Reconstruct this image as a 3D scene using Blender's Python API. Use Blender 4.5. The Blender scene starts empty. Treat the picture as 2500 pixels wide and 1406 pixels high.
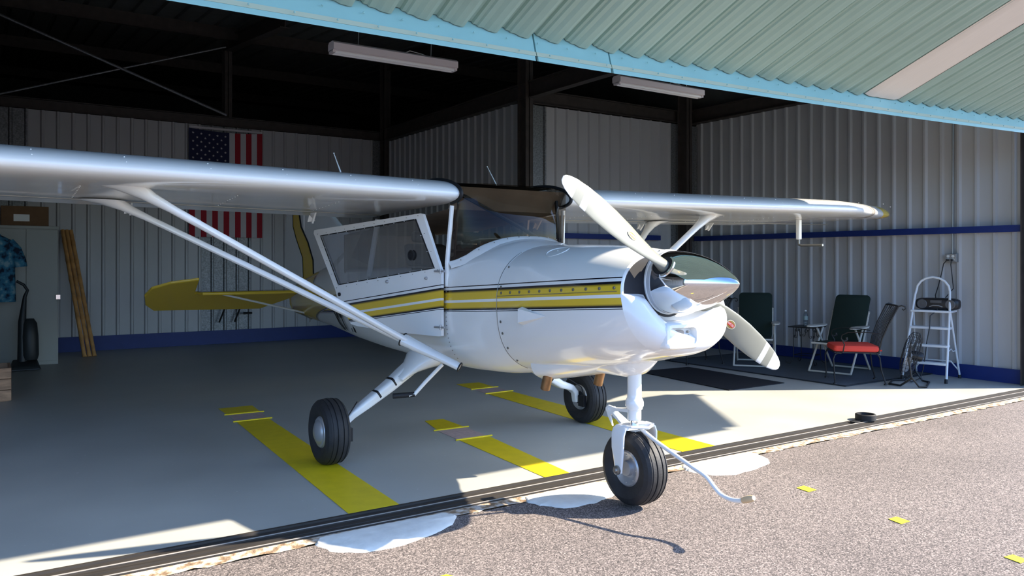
import bpy, math, random
from mathutils import Vector, Matrix
random.seed(7)
S = bpy.context.scene
COL = S.collection
PI = math.pi

# ------------------------------------------------------------------ helpers
TF = {}
SPLIT={'cowl_fastener','flange_screw','door_screw','rivet','floor_bar','painted_rod','door_hinge','leg_collar','brace_tube','torque_link','black_band','cushion_tie','door_lock','control_yoke','compass','registration_letter','antenna','rail_screw','lamp_socket','tube_stand','end_socket','spreader','torque_links','binding','fork_seal','receptacle','flap_hinge','scroll_brace','cabin_lining','slats','axle_nut'}
class M:
    def __init__(s): s.v=[]; s.f=[]; s.m=[]
    def add(s, vs, fs, mi=0):
        o=len(s.v); s.v+=[tuple(v) for v in vs]; s.f+=[tuple(i+o for i in f) for f in fs]; s.m+=[mi]*len(fs); return s
    def box(s, a, b, mi=0):
        x0,y0,z0=a; x1,y1,z1=b
        return s.add([(x0,y0,z0),(x1,y0,z0),(x1,y1,z0),(x0,y1,z0),(x0,y0,z1),(x1,y0,z1),(x1,y1,z1),(x0,y1,z1)],
              [(0,3,2,1),(4,5,6,7),(0,1,5,4),(1,2,6,5),(2,3,7,6),(3,0,4,7)],mi)
    def hexa(s, p, mi=0):
        return s.add(p,[(0,3,2,1),(4,5,6,7),(0,1,5,4),(1,2,6,5),(2,3,7,6),(3,0,4,7)],mi)
    def tube(s, pts, r, n=10, mi=0, closed=False, flat=None, up=None):
        P=[Vector(p) for p in pts]; k=len(P)
        rs=r if isinstance(r,(list,tuple)) else [r]*k
        rings=[]; prev=None
        for i in range(k):
            if closed: t=P[(i+1)%k]-P[i-1]
            elif i==0: t=P[1]-P[0]
            elif i==k-1: t=P[-1]-P[-2]
            else: t=(P[i+1]-P[i]).normalized()+(P[i]-P[i-1]).normalized()
            t.normalize()
            if prev is None:
                u=Vector(up) if up else (Vector((0,0,1)) if abs(t.z)<.9 else Vector((1,0,0)))
            else: u=prev
            a=(u-t*u.dot(t)).normalized(); prev=a; b=t.cross(a)
            fa,fb=(flat if flat else (1,1))
            rings.append([P[i]+a*math.cos(2*PI*j/n)*rs[i]*fa+b*math.sin(2*PI*j/n)*rs[i]*fb for j in range(n)])
        return s.loft(rings,mi,caps=not closed,ringclosed=closed)
    def loft(s, rings, mi=0, caps=True, ringclosed=False, open_=False):
        n=len(rings[0]); k=len(rings); vs=[v for r in rings for v in r]; fs=[]
        for i in range(k if ringclosed else k-1):
            i2=(i+1)%k
            for j in range(n-1 if open_ else n):
                j2=(j+1)%n
                fs.append((i*n+j,i*n+j2,i2*n+j2,i2*n+j))
        if caps and not open_:
            fs.append(tuple(reversed(range(n)))); fs.append(tuple((k-1)*n+j for j in range(n)))
        return s.add(vs,fs,mi)
    def lathe(s, prof, c=(0,0,0), axis='Z', n=24, mi=0, caps=True):
        rings=[]
        for r,h in prof:
            ring=[]
            for j in range(n):
                a=2*PI*j/n; u,w=r*math.cos(a),r*math.sin(a)
                if axis=='Z': p=(c[0]+u,c[1]+w,c[2]+h)
                elif axis=='Y': p=(c[0]+u,c[1]+h,c[2]+w)
                else: p=(c[0]+h,c[1]+u,c[2]+w)
                ring.append(p)
            rings.append(ring)
        return s.loft(rings,mi,caps)
    def prism(s, poly, d, t, mi=0):
        """poly: 3-D points of one face, pushed by vector d*t"""
        d=Vector(d); n=len(poly); a=[Vector(p) for p in poly]; b=[p+d*t for p in a]
        fs=[tuple(range(n)),tuple(reversed(range(n,2*n)))]
        for i in range(n): fs.append((i,(i+1)%n,n+(i+1)%n,n+i))
        return s.add(a+b,fs,mi)
    def ball(s,c,r,n=12,mi=0,sc=(1,1,1)):
        rings=[]
        for i in range(1,n//2):
            t=PI*i/(n//2)
            rings.append([(c[0]+r*sc[0]*math.sin(t)*math.cos(2*PI*j/n),c[1]+r*sc[1]*math.sin(t)*math.sin(2*PI*j/n),c[2]+r*sc[2]*math.cos(t)) for j in range(n)])
        return s.loft(rings,mi)
    def pieces(s):
        par=list(range(len(s.v)))
        def fd(a):
            while par[a]!=a: par[a]=par[par[a]]; a=par[a]
            return a
        for f in s.f:
            r=fd(f[0])
            for k in f[1:]: par[fd(k)]=r
        grp={}
        for f,mi in zip(s.f,s.m): grp.setdefault(fd(f[0]),[]).append((f,mi))
        out=[]
        for fl in grp.values():
            ids=sorted({k for f,_ in fl for k in f}); mp={k:i for i,k in enumerate(ids)}; q=M()
            q.v=[s.v[k] for k in ids]; q.f=[tuple(mp[k] for k in f) for f,_ in fl]; q.m=[mi for _,mi in fl]; out.append(q)
        return out
    def build(s, name, mats, parent=None, smooth=True, world=False, bevel=0, sub=0, sharp=35, **kw):
        if name in SPLIT and parent is not None:
            ps=s.pieces()
            if len(ps)>1:
                o=None
                for q in ps: 
                    b=q._build(name,mats,parent,smooth,world,bevel,sub,sharp); o=o or b
                return o
        return s._build(name,mats,parent,smooth,world,bevel,sub,sharp)
    def _build(s, name, mats, parent=None, smooth=True, world=False, bevel=0, sub=0, sharp=35):
        me=bpy.data.meshes.new(name)
        vs=s.v
        if parent is not None and world:
            inv=TF[parent.name].inverted(); vs=[tuple(inv@Vector(v)) for v in vs]
        me.from_pydata([tuple(v) for v in vs],[],s.f)
        if not isinstance(mats,(list,tuple)): mats=[mats]
        for m in mats: me.materials.append(m)
        me.polygons.foreach_set('material_index',s.m)
        import bmesh
        bm=bmesh.new(); bm.from_mesh(me)
        bmesh.ops.recalc_face_normals(bm,faces=bm.faces)
        if smooth:
            for f in bm.faces: f.smooth=True
            lim=math.radians(sharp)
            for e in bm.edges:
                if len(e.link_faces)==2 and e.calc_face_angle(0)>lim: e.smooth=False
        bm.to_mesh(me); bm.free(); me.update()
        o=bpy.data.objects.new(name,me); COL.objects.link(o)
        if parent is not None:
            o.parent=parent; TF[o.name]=TF[parent.name]
        else: TF[o.name]=Matrix.Identity(4)
        if bevel:
            b=o.modifiers.new('b','BEVEL'); b.width=bevel; b.segments=2; b.limit_method='ANGLE'; b.angle_limit=.6
        if sub:
            b=o.modifiers.new('s','SUBSURF'); b.levels=sub; b.render_levels=sub
        return o

def thing(name,label,cat,loc=(0,0,0),rz=0,group=None):
    o=bpy.data.objects.new(name,None); COL.objects.link(o); o.empty_display_size=.1
    o.location=loc; o.rotation_euler=(0,0,rz)
    o['label']=label; o['category']=cat
    if group: o['group']=group
    TF[o.name]=Matrix.Translation(loc)@Matrix.Rotation(rz,4,'Z')
    return o
def tag(o,label,cat,group=None):
    o['label']=label; o['category']=cat
    if group: o['group']=group
    return o
def struct(o,label=None):
    o['kind']='structure'
    if label: o['label']=label
    return o
def text_mesh(m, txt, size, fn, mi=0, depth=0.0, align='CENTER', sx=1.0):
    """adds text outlines as faces; fn maps (u,v) to 3-D"""
    cu=bpy.data.curves.new('t','FONT'); cu.body=txt; cu.size=size; cu.align_x=align; cu.align_y='CENTER'
    o=bpy.data.objects.new('t',cu); COL.objects.link(o)
    dg=bpy.context.evaluated_depsgraph_get(); dg.update()
    me=o.evaluated_get(dg).to_mesh()
    vs=[fn(v.co.x*sx,v.co.y) for v in me.vertices]
    fs=[tuple(p.vertices) for p in me.polygons]
    m.add(vs,fs,mi)
    bpy.data.objects.remove(o,do_unlink=True); bpy.data.curves.remove(cu)

# ------------------------------------------------------------------ materials
def mat(name,col,rough=.5,metal=0,noise=0,nscale=8,bump=0,bscale=60,coat=0,spec=.5,trans=0,ior=1.45,emit=0,streak=None):
    m=bpy.data.materials.new(name); m.use_nodes=True; nt=m.node_tree; N=nt.nodes; L=nt.links
    b=N['Principled BSDF']; b.inputs['Base Color'].default_value=(*col,1)
    b.inputs['Roughness'].default_value=rough; b.inputs['Metallic'].default_value=metal
    b.inputs['Specular IOR Level'].default_value=spec; b.inputs['IOR'].default_value=ior
    if coat: b.inputs['Coat Weight'].default_value=coat; b.inputs['Coat Roughness'].default_value=.06
    if trans: b.inputs['Transmission Weight'].default_value=trans
    if noise:
        tc=N.new('ShaderNodeTexCoord'); mp=N.new('ShaderNodeMapping'); L.new(tc.outputs['Object'],mp.inputs[0])
        if streak: mp.inputs['Scale'].default_value=streak
        n=N.new('ShaderNodeTexNoise'); n.inputs['Scale'].default_value=nscale; n.inputs['Detail'].default_value=6
        L.new(mp.outputs[0],n.inputs['Vector'])
        r=N.new('ShaderNodeMapRange'); r.inputs['From Min'].default_value=.3; r.inputs['From Max'].default_value=.7
        r.inputs['To Min'].default_value=1-noise; r.inputs['To Max'].default_value=1+noise
        L.new(n.outputs[0],r.inputs[0])
        mx=N.new('ShaderNodeVectorMath'); mx.operation='SCALE'; mx.inputs[0].default_value=col
        L.new(r.outputs[0],mx.inputs['Scale']); L.new(mx.outputs[0],b.inputs['Base Color'])
    if bump:
        n2=N.new('ShaderNodeTexNoise'); n2.inputs['Scale'].default_value=bscale; n2.inputs['Detail'].default_value=5
        tc2=N.new('ShaderNodeTexCoord'); L.new(tc2.outputs['Object'],n2.inputs['Vector'])
        bp=N.new('ShaderNodeBump'); bp.inputs['Strength'].default_value=bump; bp.inputs['Distance'].default_value=.01
        L.new(n2.outputs[0],bp.inputs['Height']); L.new(bp.outputs[0],b.inputs['Normal'])
    return m
def ramp(nt,stops,interp='LINEAR'):
    r=nt.nodes.new('ShaderNodeValToRGB'); cr=r.color_ramp; cr.interpolation=interp
    while len(cr.elements)>1: cr.elements.remove(cr.elements[-1])
    cr.elements[0].position=stops[0][0]; cr.elements[0].color=(*stops[0][1],1)
    for p,c in stops[1:]:
        e=cr.elements.new(p); e.color=(*c,1)
    return r
def mth(nt,op,a,b=None,c=None):
    n=nt.nodes.new('ShaderNodeMath'); n.operation=op
    for i,x in enumerate((a,b,c)):
        if x is None: continue
        if isinstance(x,(int,float)): n.inputs[i].default_value=x
        else: nt.links.new(x,n.inputs[i])
    return n.outputs[0]

WHITE=(.84,.84,.82); YEL=(.74,.50,.035); BLK=(.006,.006,.012)
m_white=mat('white_paint',WHITE,.22,coat=.6,noise=.02,nscale=3)
m_whiteflat=mat('white_satin_paint',(.74,.74,.72),.38)
m_yel=mat('yellow_paint',YEL,.25,coat=.5)
m_black=mat('black_rubber',(.012,.012,.013),.6)
m_tire=mat('tire_rubber',(.022,.021,.022),.62,noise=.25,nscale=14,bump=.15,bscale=90)
m_rim=mat('grey_alloy',(.46,.46,.47),.35,metal=.6)
m_chrome=mat('polished_metal',(.80,.80,.80),.05,metal=1)
m_steel=mat('screw_steel',(.30,.29,.27),.4,metal=.9)
m_blade=mat('blade_grey_paint',(.20,.20,.165),.36,noise=.04,nscale=12)
m_bladew=mat('blade_white_paint',(.52,.52,.50),.35)
m_copper=mat('heat_tinted_exhaust',(.34,.20,.10),.38,metal=.85,noise=.25,nscale=20)
m_dark=mat('dark_cabin_trim',(.030,.026,.022),.7)
m_tan=mat('cabin_headliner',(.17,.14,.11),.8,noise=.2,nscale=4)
m_blackpt=mat('black_satin_metal',(.012,.012,.014),.35)
m_inlet=mat('baffle_and_gap_black',(.008,.008,.012),.6)  # near-black for engine bay parts and the disc drawn as shaded blade opening
m_red=mat('red_decal',(.62,.03,.02),.4)
m_gold=mat('gold_decal',(.30,.20,.06),.4)
m_label=mat('cream_decal',(.75,.70,.55),.5)
m_galv=mat('galvanised_sheet',(.22,.23,.24),.45,metal=.5,noise=.35,nscale=45)
m_steelbm=mat('dark_primer_steel',(.055,.045,.040),.6,noise=.2,nscale=10)
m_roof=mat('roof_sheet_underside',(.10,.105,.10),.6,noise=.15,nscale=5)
m_blue=mat('dark_blue_paint',(.008,.026,.16),.5,noise=.06,nscale=8)
m_liner=mat('white_liner_sheet',(.46,.46,.47),.36,noise=.04,nscale=2.5,streak=(1,1,.25))
m_doorgreen=mat('seafoam_sheet',(.30,.43,.38),.42,noise=.05,nscale=3)
m_doortrim=mat('aqua_painted_trim',(.26,.50,.53),.4,noise=.04,nscale=5)
m_doorstrip=mat('pale_green_strip',(.42,.50,.42),.45)
m_sky=mat('cream_translucent_panel',(.72,.66,.60),.6,noise=.03,nscale=6,streak=(30,1,1))
m_fixture=mat('strip_light_white',(.62,.55,.53),.4)
m_iron=mat('wrought_iron',(.012,.012,.013),.45)
m_cush=mat('coral_cushion',(.68,.055,.035),.75,bump=.2,bscale=220)
m_webbing=mat('dark_green_fabric',(.012,.026,.020),.9,bump=.2,bscale=260)
m_tube=mat('cream_tube',(.60,.57,.50),.4)
m_alu=mat('white_ladder_enamel',(.70,.73,.76),.35)
m_radio=mat('black_plastic',(.018,.018,.020),.35)
m_radiog=mat('grey_plastic',(.09,.09,.095),.3)
m_rug=mat('grey_rug_pile',(.085,.105,.125),.95,noise=.15,nscale=90,bump=.5,bscale=260)
m_rugedge=mat('rug_binding',(.018,.022,.028),.8)
m_mat=mat('black_floor_mat',(.008,.008,.012),.85,noise=.15,nscale=60)
m_card=mat('brown_cardboard',(.16,.085,.04),.8,noise=.1,nscale=10)
m_cab=mat('beige_cabinet_enamel',(.36,.36,.32),.45)
m_bamboo=mat('bamboo_cane',(.52,.27,.09),.5,noise=.25,nscale=9,streak=(1,1,1))
m_crate=mat('wood_crate_board',(.42,.24,.14),.7,noise=.35,nscale=7,streak=(1,1,4))
m_box=mat('grey_outlet_metal',(.30,.31,.31),.4,metal=.5)
m_outlet=mat('white_receptacle',(.75,.75,.72),.4)
m_grip=mat('tan_rubber_grip',(.66,.48,.28),.6)
m_navy=mat('flag_navy',(.012,.016,.06),.8)
m_fred=mat('flag_red',(.36,.015,.03),.8)
m_fwhite=mat('flag_white',(.58,.56,.58),.8)
m_vac=mat('vacuum_plastic',(.020,.024,.026),.45)
m_yl=mat('yellow_floor_paint',(.78,.58,.012),.45,noise=.06,nscale=10)
m_ylspot=mat('yellow_tape',(.85,.75,.03),.7)
m_worn=mat('worn_floor_patch',(.50,.37,.34),.6,noise=.15,nscale=25)

def glass(name,col,refl=.05,rough=0.0,pk=.7):
    m=bpy.data.materials.new(name); m.use_nodes=True; nt=m.node_tree; N=nt.nodes; L=nt.links
    for n in list(N): N.remove(n)
    out=N.new('ShaderNodeOutputMaterial'); tr=N.new('ShaderNodeBsdfTransparent'); tr.inputs[0].default_value=(*col,1)
    gl=N.new('ShaderNodeBsdfGlossy'); gl.inputs['Roughness'].default_value=rough
    lw=N.new('ShaderNodeLayerWeight'); lw.inputs[0].default_value=.5
    pw=mth(nt,'POWER',lw.outputs['Facing'],4.0); fac=mth(nt,'MULTIPLY_ADD',pw,pk,refl)
    mx=N.new('ShaderNodeMixShader'); L.new(fac,mx.inputs[0]); L.new(tr.outputs[0],mx.inputs[1]); L.new(gl.outputs[0],mx.inputs[2])
    L.new(mx.outputs[0],out.inputs[0]); return m
m_glass=glass('clear_acrylic',(.82,.83,.86),.26)
m_tint=glass('smoked_windshield_acrylic',(.62,.55,.47),.02,.02,.3)
m_bottle=glass('clear_bottle_plastic',(.82,.88,.90))

def stripe_nodes(nt,z,c):
    """bands of the side stripe: t = z - centre line"""
    t=mth(nt,'SUBTRACT',z,c); u=mth(nt,'MULTIPLY_ADD',t,5.0,.5)
    def p(x): return max(0,min(1,(x)*5+.5))
    W=WHITE
    r=ramp(nt,[(0,W),(p(-.0835),W),(p(-.083),BLK),(p(-.0788),BLK),(p(-.0782),W),(p(-.0745),W),(p(-.0738),BLK),(p(-.066),BLK),(p(-.054),YEL),
        (p(-.0235),YEL),(p(-.023),W),(p(-.0065),W),(p(-.006),YEL),(p(.036),YEL),(p(.050),BLK),(p(.060),BLK),(p(.0605),W),(p(.0765),W),(p(.077),BLK),(p(.083),BLK),(p(.0835),W)])
    nt.links.new(u,r.inputs[0]); return r.outputs[0]
OX,OY=3.05,5.15
def body_mat(name,tail=False):
    m=bpy.data.materials.new(name); m.use_nodes=True; nt=m.node_tree; N=nt.nodes; L=nt.links
    b=N['Principled BSDF']; b.inputs['Roughness'].default_value=.22; b.inputs['Coat Weight'].default_value=.6; b.inputs['Coat Roughness'].default_value=.05
    tc=N.new('ShaderNodeTexCoord'); sp=N.new('ShaderNodeSeparateXYZ'); L.new(tc.outputs['Object'],sp.inputs[0])
    y=sp.outputs[1]; z=sp.outputs[2]
    c=mth(nt,'MULTIPLY_ADD',y,-.058,1.145-.058*(OY-4.06))
    col=stripe_nodes(nt,z,c)
    if tail:
        # curved colour break of the yellow tail
        zz=mth(nt,'MINIMUM',mth(nt,'MAXIMUM',mth(nt,'SUBTRACT',z,.70),0.0),.245)
        e=mth(nt,'MULTIPLY_ADD',mth(nt,'POWER',zz,2.58),38.7,y)
        up=mth(nt,'MINIMUM',mth(nt,'MAXIMUM',mth(nt,'MULTIPLY',mth(nt,'SUBTRACT',z,1.06),12.0),0.0),1.0)
        e=mth(nt,'MULTIPLY_ADD',up,-.95,e)
        e=mth(nt,'SUBTRACT',e,8.05-OY)
        u=mth(nt,'MULTIPLY_ADD',e,1.0,.5)
        r=ramp(nt,[(0,(0,0,0)),(.4999,(0,0,0)),(.5,(1,1,1))],'CONSTANT')
        L.new(u,r.inputs[0])
        r2=ramp(nt,[(0,BLK),(.508,BLK),(.512,WHITE),(.53,WHITE),(.534,BLK),(.56,BLK),(.62,YEL)])
        L.new(u,r2.inputs[0])
        mx=N.new('ShaderNodeMix'); mx.data_type='RGBA'
        L.new(r.outputs[0],mx.inputs[0]); L.new(col,mx.inputs[6]); L.new(r2.outputs[0],mx.inputs[7]); col=mx.outputs[2]
    L.new(col,b.inputs['Base Color']); return m
m_body=body_mat('fuselage_paint',True); m_cowl=body_mat('cowling_paint')
def door_mat():
    m=bpy.data.materials.new('door_stripe_paint'); m.use_nodes=True; nt=m.node_tree; N=nt.nodes; L=nt.links
    b=N['Principled BSDF']; b.inputs['Roughness'].default_value=.25; b.inputs['Coat Weight'].default_value=.5
    tc=N.new('ShaderNodeTexCoord'); sp=N.new('ShaderNodeSeparateXYZ'); L.new(tc.outputs['Object'],sp.inputs[0])
    c=mth(nt,'MULTIPLY_ADD',sp.outputs[1],-DSL,1.130+DSL*(4.63-OY))
    L.new(stripe_nodes(nt,sp.outputs[2],c),b.inputs['Base Color']); return m
DSL=.136

# asphalt
def asphalt():
    m=mat('asphalt',(.3,.26,.25),.9); nt=m.node_tree; N=nt.nodes; L=nt.links; b=N['Principled BSDF']
    tc=N.new('ShaderNodeTexCoord')
    v=N.new('ShaderNodeTexVoronoi'); v.inputs['Scale'].default_value=185; L.new(tc.outputs['Object'],v.inputs['Vector'])
    n=N.new('ShaderNodeTexNoise'); n.inputs['Scale'].default_value=.8; n.inputs['Detail'].default_value=4; L.new(tc.outputs['Object'],n.inputs['Vector'])
    r=ramp(nt,[(0,(.040,.034,.032)),(.3,(.105,.088,.082)),(.7,(.195,.162,.148)),(1,(.39,.325,.295))])
    sv=N.new('ShaderNodeSeparateColor'); L.new(v.outputs['Color'],sv.inputs[0]); L.new(sv.outputs[0],r.inputs[0])
    r2=ramp(nt,[(.3,(.86,.86,.86)),(.7,(1.1,1.1,1.1))]); L.new(n.outputs[0],r2.inputs[0])
    mx=N.new('ShaderNodeMix'); mx.data_type='RGBA'; mx.blend_type='MULTIPLY'; mx.inputs[0].default_value=1
    L.new(r.outputs[0],mx.inputs[6]); L.new(r2.outputs[0],mx.inputs[7]); L.new(mx.outputs[2],b.inputs['Base Color'])
    bp=N.new('ShaderNodeBump'); bp.inputs['Strength'].default_value=.7; bp.inputs['Distance'].default_value=.006
    L.new(sv.outputs[0],bp.inputs['Height']); L.new(bp.outputs[0],b.inputs['Normal']); return m
m_asph=asphalt()
def floor_mat():
    m=mat('painted_concrete_floor',(.5,.5,.47),.42,spec=.35); nt=m.node_tree; N=nt.nodes; L=nt.links; b=N['Principled BSDF']
    tc=N.new('ShaderNodeTexCoord')
    n=N.new('ShaderNodeTexNoise'); n.inputs['Scale'].default_value=1.2; n.inputs['Detail'].default_value=8; L.new(tc.outputs['Object'],n.inputs['Vector'])
    r=ramp(nt,[(.3,(.38,.38,.345)),(.7,(.455,.45,.405))]); L.new(n.outputs[0],r.inputs[0])
    n3=N.new('ShaderNodeTexNoise'); n3.inputs['Scale'].default_value=26; n3.inputs['Detail'].default_value=3; L.new(tc.outputs['Object'],n3.inputs['Vector'])
    r3=ramp(nt,[(.70,(0,0,0)),(.76,(1,1,1))]); L.new(n3.outputs[0],r3.inputs[0])
    mx=N.new('ShaderNodeMix'); mx.data_type='RGBA'; mx.inputs[7].default_value=(.56,.56,.54,1)
    L.new(r3.outputs[0],mx.inputs[0]); L.new(r.outputs[0],mx.inputs[6]); L.new(mx.outputs[2],b.inputs['Base Color'])
    rr=N.new('ShaderNodeMapRange'); rr.inputs['To Min'].default_value=.34; rr.inputs['To Max'].default_value=.52; L.new(n.outputs[0],rr.inputs[0]); L.new(rr.outputs[0],b.inputs['Roughness'])
    return m
m_floor=floor_mat()
m_track=mat('dark_track_steel',(.030,.025,.021),.65,metal=0,noise=.35,nscale=14,streak=(.3,4,1))
m_trackhi=mat('pale_track_edge',(.36,.33,.30),.5)  # paler colour of the thin caps on two rails
def curb():
    m=mat('crumbling_curb',(.5,.4,.3),.9,bump=.8,bscale=50); nt=m.node_tree; N=nt.nodes; L=nt.links; b=N['Principled BSDF']
    tc=N.new('ShaderNodeTexCoord'); n=N.new('ShaderNodeTexNoise'); n.inputs['Scale'].default_value=22; n.inputs['Detail'].default_value=8
    L.new(tc.outputs['Object'],n.inputs['Vector'])
    r=ramp(nt,[(.38,(.22,.14,.08)),(.47,(.40,.30,.20)),(.55,(.50,.44,.38)),(.8,(.6,.56,.52))]); L.new(n.outputs[0],r.inputs[0]); L.new(r.outputs[0],b.inputs['Base Color']); return m
m_curb=curb()
m_ramp=mat('white_painted_concrete',(.74,.73,.68),.7,noise=.08,nscale=12,bump=.5,bscale=18)

# ================================================================== SETTING
XR=9.657; YB=13.77; YS=9.09; XT=6.296; XTL=-.20; XL=-3.56; YF=4.06
m=M(); m.add([(-3.56-.3,YF,0),(XR+.3,YF,0),(XR+.3,30,0),(-3.86,30,0)],[(0,1,2,3)]); m.add([(-3.86,YF,0),(XR+.3,YF,0),(XR+.3,YF,-.15),(-3.86,YF,-.15)],[(0,1,2,3)])
struct(m.build('floor',m_floor,smooth=False))
# asphalt apron
m=M(); m.add([(-60,-60,-.012),(80,-60,-.012),(80,3.735,-.012),(-60,3.735,-.012)],[(0,1,2,3)])
m.add([(-60,3.735,-.012),(-3.86,3.735,-.012),(-3.86,30,-.012),(-60,30,-.012)],[(0,1,2,3)])
m.add([(XR+.3,3.735,-.012),(80,3.735,-.012),(80,30,-.012),(XR+.3,30,-.012)],[(0,1,2,3)])
struct(m.build('asphalt_apron',m_asph,smooth=False))
# door track: channel with two rails
m=M(); x0,x1=-3.8,XR+.25
m.box((x0,3.83,-.05),(x1,YF,-.008)); m.box((x0,4.038,-.03),(x1,4.058,.003)); m.box((x0,3.962,-.03),(x1,3.980,-.002)); m.box((x0,3.966,-.002),(x1,3.976,.0),1); m.box((x0,3.905,-.03),(x1,3.915,-.004)); m.box((x0,3.832,-.03),(x1,3.850,-.001)); m.box((x0,3.840,-.001),(x1,3.848,.001),1)
tk=m.build('door_track',[m_track,m_trackhi],smooth=False); tag(tk,'long dark steel door track with two pale-edged rails set between floor and asphalt','door track')
m=M()   # ragged kerb beyond the track
n=260; top=[];bot=[]
for i in range(n+1):
    x=x0+(x1-x0)*i/n; top.append((x,3.822,-.004)); bot.append((x,3.735+random.uniform(-.018,.016),-.0085))
m.add(top+bot,[(i,i+1,n+2+i,n+1+i) for i in range(n)])
struct(m.build('kerb_strip',m_curb))

def corr(p0,du,length,z0,z1,nrm,mi_fn,sp=.203,rh=.028,phase=0.0,m=None):
    """ribbed sheet: start p0 (x,y), unit dir du, ribs stand out along nrm"""
    m=m or M(); prof=[]
    x=-phase
    while x<length:
        for a,h in ((0,0),(sp-.062,0),(sp-.045,rh),(sp-.02,rh),(sp-.003,0)):
            t=x+a
            if 0<=t<=length: prof.append((t,h))
        x+=sp
    prof=[(0,0)]+[q for q in prof if q[0]>.001]
    if prof[-1][0]<length: prof.append((length,prof[-1][1] if length-prof[-1][0]<.03 else 0))
    vs=[];fs=[];ms=[]
    for t,h in prof:
        x=p0[0]+du[0]*t+nrm[0]*h; y=p0[1]+du[1]*t+nrm[1]*h
        vs+=[(x,y,z0),(x,y,z1)]
    o=len(m.v); m.v+=vs
    for i in range(len(prof)-1):
        m.f.append((o+2*i,o+2*i+2,o+2*i+3,o+2*i+1)); m.m.append(mi_fn((prof[i][0]+prof[i+1][0])/2))
    return m
# back wall with bare galvanised bays
def mi_back(t):
    x=XTL+t
    return 1 if (x<.55 or 3.05<x<3.88 or x>6.05) else 0
struct(corr((XTL,YB),(1,0),XT-XTL,0,3.63,(0,-1),mi_back,phase=.035).build('wall_back',[m_liner,m_galv],smooth=False))
struct(corr((XT,YS),(0,1),YB-YS,0,3.60,(-1,0),lambda t:1 if t>4.45 else 0,phase=.02).build('wall_side',[m_liner,m_galv],smooth=False))
struct(corr((XT,YS),(1,0),XR-XT,0,3.56,(0,-1),lambda t:1 if (t<.36 or t>2.78) else 0,phase=.06).build('wall_step',[m_liner,m_galv],smooth=False))
struct(corr((XR,YF+.12),(0,1),YS-YF-.12,0,3.59,(-1,0),lambda t:0,phase=.05,rh=.03).build('wall_right',m_liner,smooth=False))
struct(corr((XTL,YS),(0,1),YB-YS,0,3.60,(1,0),lambda t:0).build('wall_left_tail',m_liner,smooth=False))
struct(corr((XL,YS),(1,0),XTL-XL,0,3.56,(0,-1),lambda t:0).build('wall_left_step',m_liner,smooth=False))
struct(corr((XL,YF+.12),(0,1),YS-YF-.12,0,3.59,(1,0),lambda t:0).build('wall_left',m_liner,smooth=False))
# outer shell (dark sheet) + roof
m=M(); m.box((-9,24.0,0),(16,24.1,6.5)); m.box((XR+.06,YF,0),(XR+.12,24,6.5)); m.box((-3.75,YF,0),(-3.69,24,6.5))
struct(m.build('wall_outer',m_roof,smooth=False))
def roofz(y): return 4.02+.085*min(y,24)
m=corr((-4.2,3.9),(1,0),XR+4.6,0,1,(0,0),lambda t:0); 
# rebuild as sloped ribbed roof
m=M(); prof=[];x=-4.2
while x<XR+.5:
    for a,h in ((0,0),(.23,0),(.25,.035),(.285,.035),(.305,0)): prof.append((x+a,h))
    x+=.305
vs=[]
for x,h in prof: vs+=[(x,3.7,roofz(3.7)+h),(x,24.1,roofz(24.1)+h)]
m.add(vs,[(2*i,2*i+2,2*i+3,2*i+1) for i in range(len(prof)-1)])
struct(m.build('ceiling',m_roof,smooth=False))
# fascia above the opening
m=M(); m.box((-3.8,3.98,3.55),(XR+.2,4.10,4.40)); struct(m.build('trim_1',m_doorgreen,smooth=False))
# baseboards & blue rail
m=M(); m.box((XTL,YB-.055,0),(XT,YB-.035,.225)); struct(m.build('baseboard_back',m_blue,smooth=False))
m=M(); m.box((XR-.055,YF+.13,0),(XR-.036,YS,.16)); struct(m.build('baseboard_right',m_blue,smooth=False))
m=M(); m.box((XT,YS-.055,0),(XR-.06,YS-.036,.16)); struct(m.build('baseboard_step',m_blue,smooth=False))
m=M(); m.box((XT-.055,YS,0),(XT-.036,YB-.06,.16)); struct(m.build('baseboard_side',m_blue,smooth=False))
m=M(); m.box((XR-.10,YF+.13,1.70),(XR-.034,YS-.05,1.775)); struct(m.build('trim_2',m_blue,smooth=False),'dark blue rail along the right wall')
m=M(); m.box((6.75,YS-.09,1.70),(8.78,YS-.034,1.775)); struct(m.build('trim_3',m_blue,smooth=False),'short dark blue rail on the step wall')
# steel frame
def ibeam(m,a,b,w,h,up=(0,0,1),mi=0):
    a=Vector(a);b=Vector(b);t=(b-a).normalized();u=Vector(up);u=(u-t*u.dot(t)).normalized();s_=t.cross(u)
    for (c0,c1,d0,d1) in ((-w/2,w/2,h/2-.012,h/2),(-w/2,w/2,-h/2,-h/2+.012),(-.006,.006,-h/2,h/2)):
        p=[]
        for q in (a,b):
            for (c,d) in ((c0,d0),(c1,d0),(c1,d1),(c0,d1)): p.append(q+s_*c+u*d)
        m.hexa(p,mi)
def column(x,y,z1,label):
    m=M(); ibeam(m,(x,y,0),(x,y,z1),.12,.20,up=(0,1,0)); o=m.build('steel_column',m_steelbm,smooth=False); struct(o,label)
    return o
column(3.46,YB+.16,roofz(YB)-.1,'steel column behind the middle of the back wall')
column(XT-.06,YB-.16,roofz(YB)-.1,'steel column in the back inside corner')
column(XT-.10,YS-.12,roofz(YS)-.1,'steel column at the projecting wall corner')
column(9.25,YS-.14,roofz(YS)-.1,'steel column near the right inside corner')
column(XR-.08,YF+.02,roofz(YF)-.1,'steel door post at the right end of the opening')
def beam(a,b,w,h,label):
    m=M(); ibeam(m,a,b,w,h); struct(m.build('roof_beam',m_steelbm,smooth=False),label)
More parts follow.
